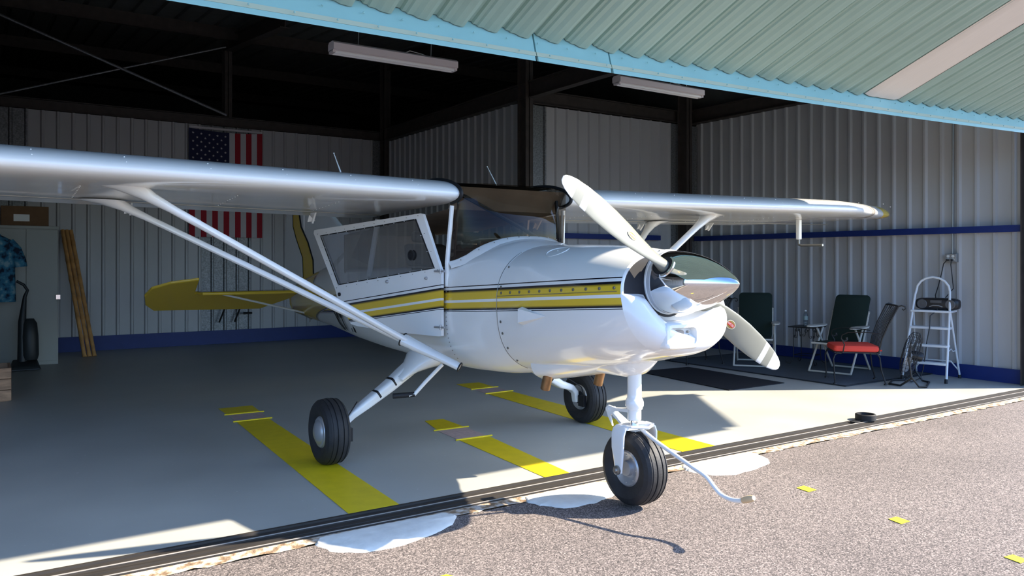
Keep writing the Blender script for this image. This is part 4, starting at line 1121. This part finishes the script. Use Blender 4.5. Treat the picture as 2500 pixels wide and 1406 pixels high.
for i in range(11):
    for j in range(9):
        if (i+j)%2==0:
            cx_=fx0+(cx1-fx0)*(j+1)/10; cz=cz0+(fz1-cz0)*(i+1)/12; pts=[]
            for k in range(10):
                a=PI/2+2*PI*k/10; r_=.021 if k%2==0 else .009; pts.append(fp(cx_+r_*math.cos(a),cz+r_*math.sin(a),.004))
            m.add([fp(cx_,cz,.004)]+pts,[(0,1+k,1+(k+1)%10) for k in range(10)],1)
m.add([fp(fx0,fz1),fp(fx1,fz1),fp(fx1,fz1+.035),fp(fx0,fz1+.035)],[(0,1,2,3)],1)
tag(m.build('flag',[m_fred,m_fwhite,m_navy],smooth=True),'stars and stripes flag hung vertically on the back wall','flag')

# hanging strip lights
def strip_light(x0,x1,y,z,lab,wires):
    t=thing('strip_light',lab,'ceiling light',((x0+x1)/2,y,z),0,'hanging strip lights')
    m=M(); prof=[(-.055,.0),(-.055,.045),(-.035,.06),(.035,.06),(.055,.045),(.055,.0),(.03,-.004),(-.03,-.004)]
    m.loft([[(x,y+a,z+b) for a,b in prof] for x in (x0,x1)]); h=m.build('housing',m_fixture,t,world=True,smooth=False)
    for dy in (-.022,.022):
        m=M(); m.tube([(x0+.02,y+dy,z-.012),(x1-.02,y+dy,z-.012)],.013,10); m.build('light_tube',m_outlet,t,world=True)
    m=M(); m.box((x0,y-.04,z-.02),(x0+.02,y+.04,z)); m.box((x1-.02,y-.04,z-.02),(x1,y+.04,z)); m.build('end_socket',m_fixture,t,world=True,smooth=False)
    zr=roofz(y)-.02
    for wx in wires:
        m=M(); m.tube([(wx,y,z+.06),(wx+.01,y,z+.3),(wx,y,zr)],.004,6); m.build('hanging_chain',m_steel,t,world=True)
    m=M(); m.tube([(x1-.42,y,z+.062),(x1-.38,y,z+.085),(x1-.28,y,z+.075),(x1-.22,y,z+.062)],.003,6); m.build('power_cord',m_outlet,t,world=True)
strip_light(2.018,3.005,5.3,2.835,'white strip light hanging by chains, left one above the near wing',(2.22,2.80))
strip_light(4.635,5.688,5.3,2.94,'white strip light hanging by chains, right one nearer the side wall',(4.80,5.5))

# rug and mat
rg=thing('area_rug','large grey rug with dark binding under the chairs by the right wall','rug',(8.74,6.57,0))
m=M(); m.box((7.86,5.22,.001),(9.58,7.93,.010)); m.build('pile',m_rug,rg,world=True,smooth=False)
m=M(); m.box((7.835,5.195,.001),(7.86,7.955,.012)); m.box((9.58,5.195,.001),(9.598,7.955,.012)); m.box((7.86,5.195,.001),(9.58,5.22,.012)); m.box((7.86,7.93,.001),(9.58,7.955,.012)); m.build('binding',m_rugedge,rg,world=True,smooth=False)
m=M(); m.prism([(6.575,5.72,.009),(7.49,5.725,.009),(7.59,7.28,.009),(6.76,7.32,.009)],(0,0,-1),.007); tag(m.build('floor_mat',m_mat,smooth=False),'plain black rectangular mat on the floor in front of the rug','floor mat')

ZR=.010
# wrought iron armchair
def iron_chair(loc,rz,lab):
    t=thing('iron_armchair',lab,'chair',loc,rz,None)
    sw,sd,sh=.25,.25,.345
    for sy in (-1,1):
        m=M(); m.tube([(-.19,sy*.20,sh),(-.25,sy*.235,sh-.02),(-.27,sy*.245,sh-.07),(-.262,sy*.245,.16),(-.255,sy*.25,.012)],.0085,8); m.lathe([(.001,.0),(.022,0),(.020,.012),(.001,.014)],(-.255,sy*.25,0),'Z',12); m.build('leg',m_iron,t)
        m=M(); m.tube([(.19,sy*.20,sh),(.22,sy*.21,sh-.05),(.235,sy*.215,.16),(.275,sy*.235,.012)],.0085,8); m.lathe([(.001,.0),(.022,0),(.020,.012),(.001,.014)],(.275,sy*.235,0),'Z',12); m.build('leg',m_iron,t)
        m=M()   # arm: runs from the back, over, scrolls down at the front
        m.tube([(.225,sy*.24,.56),(.12,sy*.285,.575),(-.02,sy*.295,.580),(-.13,sy*.29,.575),(-.19,sy*.285,.545),(-.195,sy*.28,.505),(-.165,sy*.28,.48),(-.135,sy*.28,.495),(-.14,sy*.28,.52)],.009,8,flat=(.55,1.35))
        m.tube([(-.19,sy*.282,.50),(-.16,sy*.27,.44),(-.17,sy*.255,sh+.02),(-.19,sy*.24,sh-.01),(-.235,sy*.24,sh+.0)],.007,8)
        m.build('armrest',m_iron,t)
    m=M(); m.tube([(-.25,-.22,sh),(.22,-.20,sh),(.22,.20,sh),(-.25,.22,sh)],.008,8,closed=True)
    for k in range(5): m.tube([(-.25,-.16+.08*k,sh),(.22,-.16+.08*k,sh)],.005,6)
    m.build('seat_frame',m_iron,t)
    m=M(); rail=[]
    for k in range(13):
        f=-1+2*k/12; rail.append((.40+.03*(1-f*f),f*.25,.865-.0*(f*f)))
    m.tube(rail,.009,8)
    for sy in (-1,1):
        m.tube([(.40,sy*.25,.865),(.43,sy*.262,.875),(.462,sy*.268,.865),(.468,sy*.268,.84),(.447,sy*.268,.828),(.435,sy*.266,.842)],.008,8)
        m.tube([(.21,sy*.205,sh),(.24,sy*.215,.50),(.30,sy*.235,.66),(.40,sy*.25,.865)],.009,8)
    m.build('back_frame',m_iron,t)
    for k in range(8):
        f=(-1+2*(k+.5)/8); m=M(); m.tube([(.215,f*.19,sh),(.245,f*.20,.50),(.305,f*.215,.66),(.40+.03*(1-f*f),f*.235,.86)],.0055,6); m.build('back_spindle',m_iron,t)
    m=M(); n=14; rings=[]
    for zz,ins in ((.352,.02),(.362,0),(.392,-.006),(.418,.004),(.428,.03)):
        rr=[]
        for (sx2,sy2,a0) in ((1,1,0),(-1,1,PI/2),(-1,-1,PI),(1,-1,1.5*PI)):
            for k in range(6):
                a=a0+PI/2*k/5; rr.append((-.02+sx2*(.20-ins)+.035*math.cos(a),sy2*(.185-ins)+.035*math.sin(a),zz+.006*math.sin(sx2*3)))
        rings.append(rr)
    m.loft(rings); c=m.build('seat_cushion',m_cush,t)
    m=M(); m.tube([(.21,.205,.372),(.235,.22,.36),(.25,.23,.38)],.008,6); m.tube([(.21,-.205,.372),(.24,-.22,.375)],.008,6); m.build('cushion_tie',m_cush,c)
    return t
iron_chair((8.235,5.35,ZR),math.radians(-45),'black wrought iron armchair with coral red cushion, in front of the ladder')
iron_chair((8.02,7.55,ZR),math.radians(-20),'black wrought iron armchair with red cushion, partly hidden behind the aircraft nose')

# folding lounge chair with dark fabric
def lounge(loc,rz,lab,armw=.055):
    t=thing('folding_lounge_chair',lab,'chair',loc,rz)
    # local: front = -x, back = +x
    B0,B1=(.17,.34),(.46,.93)
    for sy in (-1,1):
        m=M(); m.tube([(B0[0]-.03,sy*.22,B0[1]-.05),(B1[0]-.085,sy*.22,B1[1]-.2)],.0125,10); m.build('back_rail',m_tube,t)
        m=M(); m.tube([(-.30,sy*.255,.015),(.10,sy*.245,.53)],.0125,10); m.build('leg',m_tube,t)
        m=M(); m.tube([(.36,sy*.235,.015),(-.10,sy*.235,.53)],.0125,10); m.build('leg',m_tube,t)
        m=M(); pts=[]
        for (px,w) in ((-.29,.018),(-.26,.040),(-.12,armw),(.05,armw),(.17,.036),(.23,.018)): pts.append((px,w))
        poly=[(px,sy*.262-w,.55) for px,w in pts]+[(px,sy*.262+w,.55) for px,w in reversed(pts)]
        m.prism(poly,(0,0,1),.018); m.build('armrest',m_tube,t,smooth=False,bevel=.006)
    m=M(); m.tube([(-.30,-.255,.02),(-.30,.255,.02)],.011,8); m.tube([(.36,-.235,.02),(.375,-.22,.02),(.375,.22,.02),(.36,.235,.02)],.011,8); m.build('floor_bar',m_tube,t)
    m=M(); m.tube([(-.28,-.22,.36),(.17,-.22,.34),(.17,.22,.34),(-.28,.22,.36)],.0125,10,closed=True); m.build('seat_frame',m_tube,t)
    d=Vector((B1[0]-B0[0],0,B1[1]-B0[1])); L=d.length; dn=d.normalized(); nrm=Vector((dn.z,0,-dn.x))
    def panel(org,dirv,nv,L,w,th,name,r=.05):
        m=M(); rings=[]
        for (off,ins) in ((-th/2,.012),(-th/4,0),(th/4,0),(th/2,.012)):
            rr=[]
            for (su,sv,a0) in ((1,1,0),(-1,1,PI/2),(-1,-1,PI),(1,-1,1.5*PI)):
                for k in range(7):
                    a=a0+PI/2*k/6; u=L/2+su*(L/2-r-ins)+r*math.cos(a); v=sv*(w-r-ins)+r*math.sin(a)
                    rr.append(Vector(org)+dirv*u+Vector((0,v,0))+nv*off)
            rings.append(rr)
        m.loft(rings); return m.build(name,m_webbing,t)
    bk=panel((B0[0]-.01,0,B0[1]),dn,nrm,L,.215,.035,'backrest')
    panel((-.28,0,.365),Vector((1,0,-.03)).normalized(),Vector((0,0,1)),.46,.205,.03,'seat')
    m=M()
    for k in range(6):
        for sy in (-1,1):
            p=Vector((B0[0],0,B0[1]))+dn*(.08+.07*k); m.tube([(p.x,sy*.20,p.z),(p.x,sy*.235,p.z)],.004,6)
    m.build('lacing_hooks',m_tube,bk)
    return t
lounge((8.46,6.93,ZR),math.radians(38),'green fabric folding lounge chair facing out, left of the side table')
lounge((8.80,5.92,ZR),math.radians(12),'green fabric folding lounge chair with wide white armrests, behind the coral cushion chair',armw=.075)

# scroll side table
st=thing('side_table','small square black iron side table with scroll braces by the wall','side table',(9.13,6.62,ZR),.25)
m=M(); m.box((-.185,-.185,.485),(.185,.185,.500)); m.build('table_top',m_iron,st,smooth=False,bevel=.004)
for sx_ in (-1,1):
    for sy in (-1,1):
        m=M(); m.tube([(sx_*.13,sy*.13,.485),(sx_*.13,sy*.13,.10),(sx_*.14,sy*.14,.04),(sx_*.165,sy*.165,.008),(sx_*.20,sy*.20,.02),(sx_*.205,sy*.205,.045),(sx_*.185,sy*.185,.055)],.006,8); m.build('leg',m_iron,st)
for (ax_,s_) in (('x',-1),('x',1),('y',-1),('y',1)):
    m=M()
    for q in (-1,1):
        pts=[]
        for (u,z) in ((.03,.47),(.02,.44),(.035,.425),(.055,.435),(.06,.46),(.075,.44),(.075,.38),(.085,.355),(.105,.35),(.115,.37),(.10,.38)):
            pts.append((q*u,s_*.13,z) if ax_=='x' else (s_*.13,q*u,z))
        m.tube(pts,.004,6)
    m.build('scroll_brace',m_iron,st)
m=M(); m.tube([(-.13,-.13,.12),(.13,-.13,.12),(.13,.13,.12),(-.13,.13,.12)],.005,6,closed=True); m.build('stretcher',m_iron,st)
bt=thing('water_bottle','clear plastic water bottle standing on the black side table','bottle',(9.07,6.60,ZR+.501))
m=M(); m.lathe([(.001,0),(.028,0),(.032,.006),(.032,.03),(.029,.036),(.032,.042),(.032,.06),(.029,.066),(.032,.072),(.032,.14),(.028,.165),(.013,.19),(.012,.20)],(0,0,0),'Z',24); m.build('bottle_body',m_bottle,bt)
m=M(); m.lathe([(.0142,.198),(.0142,.214),(.001,.215)],(0,0,0),'Z',16); m.build('cap',m_outlet,bt)
m=M(); m.lathe([(.0326,.085),(.0326,.135)],(0,0,0),'Z',24,caps=False); m.build('bottle_label',mat('pale_bottle_label',(.28,.36,.34),.5),bt)

# step ladder : local front = -x
ld=thing('step_ladder','white folding step ladder with hoop handle standing by the right wall','step ladder',(9.16,4.99,0),math.radians(14))
W2=.215
def fr(z): return -.245+.30*(z/.83)        # front rail x
def bk_(z): return .335-.27*(z/.83)
m=M()
pts=[(fr(.03),-W2-.015,.03),(fr(.83),-W2+.02,.83),(fr(.95),-W2+.03,.98)]
for k in range(9):
    a=PI-PI*k/8; pts.append((fr(1.02),(W2-.035)*math.cos(a)*1.0,1.02+.165*math.sin(a)))
pts+=[(fr(.95),W2-.03,.98),(fr(.83),W2-.02,.83),(fr(.03),W2+.015,.03)]
m.tube(pts,.0135,10); m.build('front_frame',m_alu,ld)
for sy in (-1,1):
    m=M(); m.tube([(bk_(.03),sy*(W2+.02),.03),(bk_(.83),sy*(W2-.02),.80)],.0115,10); m.build('rear_leg',m_alu,ld)
    m=M(); m.lathe([(.001,0),(.019,0),(.017,.045),(.014,.05)],(fr(0),sy*(W2+.015),0),'Z',12); m.build('rubber_foot',m_black,ld)
    m=M(); m.lathe([(.001,0),(.019,0),(.017,.04),(.013,.045)],(bk_(0.03),sy*(W2+.02),0),'Z',12); m.build('rubber_foot',m_black,ld)
    m=M(); m.tube([(fr(.33),sy*(W2+.0),.34),(.03,sy*(W2+.0),.365),(.10,sy*(W2+.0),.33),(bk_(.33),sy*(W2+.01),.335)],.006,6); m.build('spreader',m_alu,ld)
m=M(); m.tube([(bk_(.10),-W2-.01,.10),(bk_(.22),-W2+.06,.20),(bk_(.22),W2-.06,.20),(bk_(.10),W2+.01,.10)],.008,8); m.build('rear_brace',m_alu,ld)
for z,dp in ((.19,.11),(.385,.12),(.585,.14)):
    m=M(); m.box((fr(z)-.015,-W2+.005,z),(fr(z)+dp,W2-.005,z+.028)); m.build('step',m_alu,ld,smooth=False,bevel=.006)
m=M(); m.box((fr(.8)-.03,-W2-.0,.775),(fr(.8)+.25,W2+.0,.800)); m.build('top_platform',m_alu,ld,smooth=False,bevel=.006)
# radio
rd=thing('portable_radio','black rounded portable stereo radio resting on the ladder platform','radio',(9.32,4.98,.801),math.radians(12))
m=M(); rings=[]
for (y,f) in ((-.235,.45),(-.225,.72),(-.19,.93),(-.12,1.0),(0,1.03),(.12,1.0),(.19,.93),(.225,.72),(.235,.45)):
    rr=[]
    for k in range(24):
        a=2*PI*k/24; ca,sa=math.cos(a),math.sin(a)
        rr.append((.075*f*math.copysign(abs(ca)**.6,ca),y,.072+.070*f*math.copysign(abs(sa)**.55,sa)))
    rings.append(rr)
m.loft(rings); m.build('case',m_radio,rd,sharp=60)
for sy in (-1,1):
    m=M(); m.lathe([(.052,-.078),(.055,-.082),(.048,-.086),(.02,-.083),(.001,-.087)],(0,sy*.15,.07),'X',24); m.build('speaker',m_radiog,rd)
m=M(); m.box((-.086,-.06,.085),(-.076,.06,.115)); m.build('display',m_radiog,rd,smooth=False); m=M(); m.tube([(-.082,-.07,.04),(-.088,-.03,.055),(-.088,.03,.055),(-.082,.07,.04)],.006,8); m.build('tray_lip',m_rim,rd)
# outlet box on the right wall, conduit, cords
ob=thing('outlet_box','grey metal double outlet box on the right wall above the radio','outlet box',(XR-.03,4.965,1.41))
m=M(); m.box((XR-.085,4.90,1.36),(XR-.025,5.03,1.46)); m.build('box_body',m_box,ob,world=True,smooth=False,bevel=.004)
m=M(); m.box((XR-.089,4.905,1.365),(XR-.085,5.025,1.455)); m.build('cover_plate',m_rim,ob,world=True,smooth=False)
for dy in (-.028,.028):
    m=M()
    for dz in (-.02,.02): m.lathe([(.001,-.002),(.016,-.002),(.016,.002)],(XR-.091,4.965+dy,1.41+dz),'X',16)
    m.build('receptacle',m_outlet,ob,world=True)
m=M(); m.tube([(XR-.045,4.965,1.46),(XR-.045,4.962,2.2),(XR-.045,4.958,3.59)],.011,10); tag(m.build('conduit_pipe',m_box),'thin grey conduit pipe running up the right wall from the outlet box','conduit')
m=M(); m.box((XR-.12,4.975,1.375),(XR-.091,5.005,1.395)); m.tube([(XR-.12,4.99,1.385),(XR-.14,5.02,1.34),(XR-.15,5.04,1.22),(9.44,5.04,1.08),(9.28,4.99,.975),(9.25,4.95,.80)],.006,8)
m.tube([(9.25,4.95,.80),(9.13,4.97,.74),(9.10,4.96,.60),(9.08,4.98,.45),(9.03,4.97,.3),(9.02,4.99,.14),(8.98,5.00,.03),(8.86,4.99,.012),(8.72,4.96,.012),(8.66,4.95,.03)],.006,8)
tag(m.build('fan_cord',m_radio),'black cord hanging from the outlet through the ladder to the floor fan','cord')
m=M(); m.box((XR-.12,4.925,1.375),(XR-.091,4.95,1.395)); m.tube([(XR-.12,4.94,1.38),(XR-.13,4.94,1.33),(XR-.14,4.92,1.20),(XR-.15,4.90,1.05),(9.42,4.94,.95),(9.40,4.95,.90)],.0055,8)
tag(m.build('radio_cord',m_radio),'short black cord from the outlet box to the portable radio','cord')
# floor fan
fan=thing('floor_fan','black wire-cage floor fan on a bent tube stand beside the ladder','fan',(8.60,4.90,0),math.radians(115))
# local axis = x (air blows toward +x)
tl=math.radians(14); 
def FT(p): # tilt about y and lift
    x,y,z=p; return (x*math.cos(tl)-z*math.sin(tl)*1.0,y,.335+z*math.cos(tl)+x*math.sin(tl))
m=M()
for (r_,xx) in ((.255,.0),(.25,.035),(.25,-.035),(.20,.062),(.20,-.062),(.13,.078),(.13,-.078),(.05,.082),(.05,-.082)):
    m.tube([FT((xx,r_*math.cos(2*PI*k/36),r_*math.sin(2*PI*k/36))) for k in range(36)],.0028,5,closed=True)
for k in range(32):
    a=2*PI*k/32; c_,s_=math.cos(a),math.sin(a)
    for sg in (-1,1):
        m.tube([FT((sg*.082,.05*c_,.05*s_)),FT((sg*.078,.13*c_,.13*s_)),FT((sg*.062,.20*c_,.20*s_)),FT((sg*.035,.25*c_,.25*s_)),FT((0,.255*c_,.255*s_))],.0018,4)
m.build('cage',m_iron,fan)
for k in range(3):
    m=M(); a0=2*PI*k/3+.4; g=[]
    for r_ in (.04,.10,.16,.215):
        w=.35+.5*(r_/.215); g.append([FT((-.03+.06*q,r_*math.cos(a0+w*(q-.5)*1.5),r_*math.sin(a0+w*(q-.5)*1.5))) for q in (0,.33,.66,1)])
    g2=[[(x+.003,y,z) for x,y,z in r] for r in g]
    m.loft(g,open_=True,caps=False); m.loft(g2,open_=True,caps=False); m.build('fan_blade',m_rim,fan)
m=M(); 
rr=[[FT((xx,r_*math.cos(2*PI*k/20),r_*math.sin(2*PI*k/20))) for k in range(20)] for r_,xx in ((.001,-.13),(.045,-.125),(.055,-.10),(.055,-.03),(.04,-.02),(.04,.01),(.001,.02))]
m.loft(rr); m.build('motor',m_radio,fan)
m=M(); m.tube([(.0,-.265,.335),(-.03,-.27,.12),(-.10,-.25,.016),(-.17,-.20,.012),(-.17,.20,.012),(-.10,.25,.016),(-.03,.27,.12),(.0,.265,.335)],.011,10)
m.tube([(-.03,-.26,.10),(.08,-.24,.014),(.20,-.16,.012),(.20,.16,.012),(.08,.24,.014),(-.03,.26,.10)],.011,10); m.build('tube_stand',m_iron,fan)

# ---- back-left corner
cb=thing('storage_cabinet','tall beige steel cabinet in the dark back left corner','cabinet',(.46,12.50,0))
m=M(); m.box((.10,12.22,0),(.845,12.80,1.83)); m.box((.09,12.21,1.80),(.855,12.81,1.84)); m.build('cabinet_body',m_cab,cb,world=True,smooth=False,bevel=.006)
m=M(); m.box((.115,12.20,.05),(.475,12.222,1.79)); m.build('cabinet_door',m_cab,cb,world=True,smooth=False,bevel=.004)
m=M(); m.box((.478,12.20,.05),(.835,12.222,1.79)); dd=m.build('cabinet_door',m_cab,cb,world=True,smooth=False,bevel=.004)
m=M(); m.box((.81,12.17,.86),(.87,12.20,.93)); m.build('handle',m_chrome,dd,world=True,smooth=False,bevel=.006)
cx_=thing('cardboard_box','brown cardboard box with white label on top of the beige cabinet','box',(.50,12.5,1.841))
m=M(); m.box((.20,12.30,1.842),(.74,12.72,2.10)); m.build('carton',m_card,cx_,world=True,smooth=False,bevel=.004)
m=M(); m.box((.34,12.295,1.90),(.52,12.301,1.99)); m.build('shipping_label',m_outlet,cx_,world=True,smooth=False)
m=M(); m.box((.20,12.47,2.10),(.74,12.55,2.102)); m.build('packing_tape',m_label,cx_,world=True,smooth=False)
for k,(lab,bx) in enumerate((('bamboo pole leaning beside the cabinet, left one of three',1.22),('bamboo pole leaning beside the cabinet, middle one of three',1.285),('bamboo pole leaning beside the cabinet, right one of three',1.35))):
    m=M(); a=Vector((bx,12.88+.02*k,.0)); b=Vector((.995+.055*k,13.60,1.84)); path=[];rad=[]
    for q in range(41):
        f=q/40; path.append(a+(b-a)*f); rad.append(.027 if q%6 else .031)
    m.tube(path,rad,12); po=m.build('bamboo_pole',m_bamboo); tag(po,lab,'pole','bamboo poles leaning by the cabinet')
# wooden crate at the far left
cr=thing('wooden_crate','weathered wooden crate on the floor at the left edge of the photo','crate',(-.02,9.45,0))
m=M()
for k in range(3):
    m.box((-.28,9.20,.005+.108*k),(.235,9.222,.108+.108*k)); m.box((-.28,9.68,.005+.108*k),(.235,9.70,.108+.108*k)); m.box((.215,9.222,.005+.108*k),(.237,9.68,.108+.108*k)); m.box((-.28,9.222,.005+.108*k),(-.258,9.68,.108+.108*k))
m.build('slats',m_crate,cr,world=True,smooth=False,bevel=.003)
m=M(); m.box((-.27,9.21,.0),(.22,9.69,.012)); m.build('crate_bottom',m_crate,cr,world=True,smooth=False)
# shirt on a stand
cs_=thing('clothes_stand','dark clothes stand in the back left corner holding a shirt','clothes stand',(.13,11.85,0))
m=M(); m.tube([(.13,11.85,.02),(.13,11.85,1.74)],.016,10); m.build('pole',m_iron,cs_,world=True)
m=M(); m.lathe([(.001,0),(.13,0),(.12,.015),(.03,.03),(.02,.05)],(.13,11.85,0),'Z',24); m.build('base',m_iron,cs_,world=True)
m=M(); m.tube([(-.08,11.85,1.62),(.13,11.85,1.70),(.34,11.85,1.62)],.008,8); m.build('hanger_arm',m_iron,cs_,world=True)
def shirt_mat():
    m=mat('blue_floral_cloth',(.05,.16,.24),.85); nt=m.node_tree; N=nt.nodes; L=nt.links
    tc=N.new('ShaderNodeTexCoord'); n=N.new('ShaderNodeTexNoise'); n.inputs['Scale'].default_value=11; n.inputs['Detail'].default_value=3; L.new(tc.outputs['Object'],n.inputs['Vector'])
    r=ramp(nt,[(.38,(.01,.02,.04)),(.46,(.03,.14,.24)),(.56,(.06,.24,.34)),(.66,(.25,.40,.45))]); L.new(n.outputs[0],r.inputs[0]); L.new(r.outputs[0],N['Principled BSDF'].inputs['Base Color']); return m
m_shirt=shirt_mat()
sh=thing('floral_shirt','blue floral short-sleeved shirt hanging in front of the beige cabinet','shirt',(.13,11.85,1.3))
m=M(); rings=[]
for (z,hw,hd) in ((1.70,.06,.05),(1.665,.13,.075),(1.60,.20,.09),(1.45,.215,.10),(1.25,.215,.10),(1.05,.22,.105),(.86,.225,.11)):
    rings.append([(.13+hw*math.cos(2*PI*k/32),11.85+hd*math.sin(2*PI*k/32)*(1+.12*math.sin(8*2*PI*k/32)*(1.75-z)),z) for k in range(32)])
m.loft(rings,caps=False); m.build('shirt_body',m_shirt,sh,world=True)
for sg in (-1,1):
    m=M(); m.tube([(.13+sg*.15,11.85,1.62),(.13+sg*.22,11.84,1.52),(.13+sg*.265,11.83,1.38),(.13+sg*.275,11.83,1.30)],[.055,.065,.07,.072],14,flat=(1,.8)); m.build('sleeve',m_shirt,sh,world=True)
m=M(); m.tube([(.08,11.79,1.70),(.13,11.765,1.66),(.18,11.79,1.70),(.16,11.88,1.72),(.10,11.88,1.72)],.014,8,closed=True); m.build('collar',m_shirt,sh,world=True)
# upright vacuum
vc=thing('upright_vacuum','black upright vacuum cleaner standing in front of the beige cabinet','vacuum cleaner',(.42,11.80,0))
m=M(); rings=[]
for (z,hw,hd,oy) in ((.20,.09,.075,0),(.26,.105,.09,0),(.50,.10,.085,.01),(.66,.085,.07,.02),(.72,.05,.04,.03)):
    rings.append([(.50+hw*math.cos(2*PI*k/20),11.84+oy+hd*math.sin(2*PI*k/20),z-.08) for k in range(20)])
m.loft(rings); m.build('dust_bag',m_vac,vc,world=True)
m=M(); m.tube([(.42,11.82,.10),(.42,11.86,.6),(.45,11.88,.92),(.48,11.89,1.0),(.44,11.89,1.07),(.36,11.89,1.12)],[.055,.045,.022,.018,.018,.016],12); m.build('handle',m_vac,vc,world=True)
m=M(); m.hexa([(.28,11.60,.01),(.62,11.60,.01),(.62,11.86,.01),(.28,11.86,.01),(.30,11.63,.06),(.60,11.63,.06),(.58,11.86,.13),(.32,11.86,.13)]); m.build('floor_head',m_vac,vc,world=True,smooth=False,bevel=.015)
# folding rack on the bare wall bay
rk=thing('folding_rack','black folding bracket rack with handle hung on the bare metal wall bay','rack',(3.55,YB-.1,.5))
m=M(); m.box((3.28,YB-.16,.655),(3.66,YB-.04,.675)); m.build('shelf_plate',m_whiteflat,rk,world=True,smooth=False)
for xx in (3.33,3.58):
    m=M(); m.tube([(xx+.05,YB-.12,.655),(xx-.06,YB-.10,.36)],.022,8,flat=(.6,1.2)); m.build('bracket_arm',m_iron,rk,world=True)
m=M(); m.tube([(3.66,YB-.12,.50),(3.80,YB-.13,.50)],.018,10); m.build('grip_handle',m_black,rk,world=True)

# ================================================================== LIGHT, WORLD, CAMERA
w=bpy.data.worlds.new('World'); S.world=w; w.use_nodes=True; nt=w.node_tree; N=nt.nodes; L=nt.links
bg=N['Background']; sk=N.new('ShaderNodeTexSky'); sk.sky_type='NISHITA'; sk.sun_disc=False
sk.sun_elevation=math.radians(35.4); sk.sun_rotation=math.atan2(1.2,-.73); sk.air_density=1.0; sk.dust_density=1.0; sk.ozone_density=1.2
vm=N.new('ShaderNodeVectorMath'); vm.operation='MULTIPLY'; vm.inputs[1].default_value=(.70,.93,1.30); L.new(sk.outputs[0],vm.inputs[0]); L.new(vm.outputs[0],bg.inputs[0]); bg.inputs['Strength'].default_value=.40
sun=bpy.data.lights.new('sun','SUN'); sun.energy=14; sun.angle=math.radians(.6); sun.color=(1,.89,.72)
so=bpy.data.objects.new('sun',sun); COL.objects.link(so)
so.rotation_euler=Vector((-1.2,.715,-1.0)).to_track_quat('-Z','Y').to_euler()

cam=bpy.data.cameras.new('camera'); co=bpy.data.objects.new('camera',cam); COL.objects.link(co)
co.location=(0,0,1.36); co.rotation_euler=(math.radians(90),0,-math.atan(1293/1940))
cam.sensor_width=36; cam.lens=1940/2500*36; cam.shift_y=-63/2500; cam.clip_end=300
S.camera=co
S.view_settings.view_transform='Standard'; S.view_settings.look='None'; S.view_settings.gamma=1; S.view_settings.use_curve_mapping=False
S.view_settings.exposure=0.1
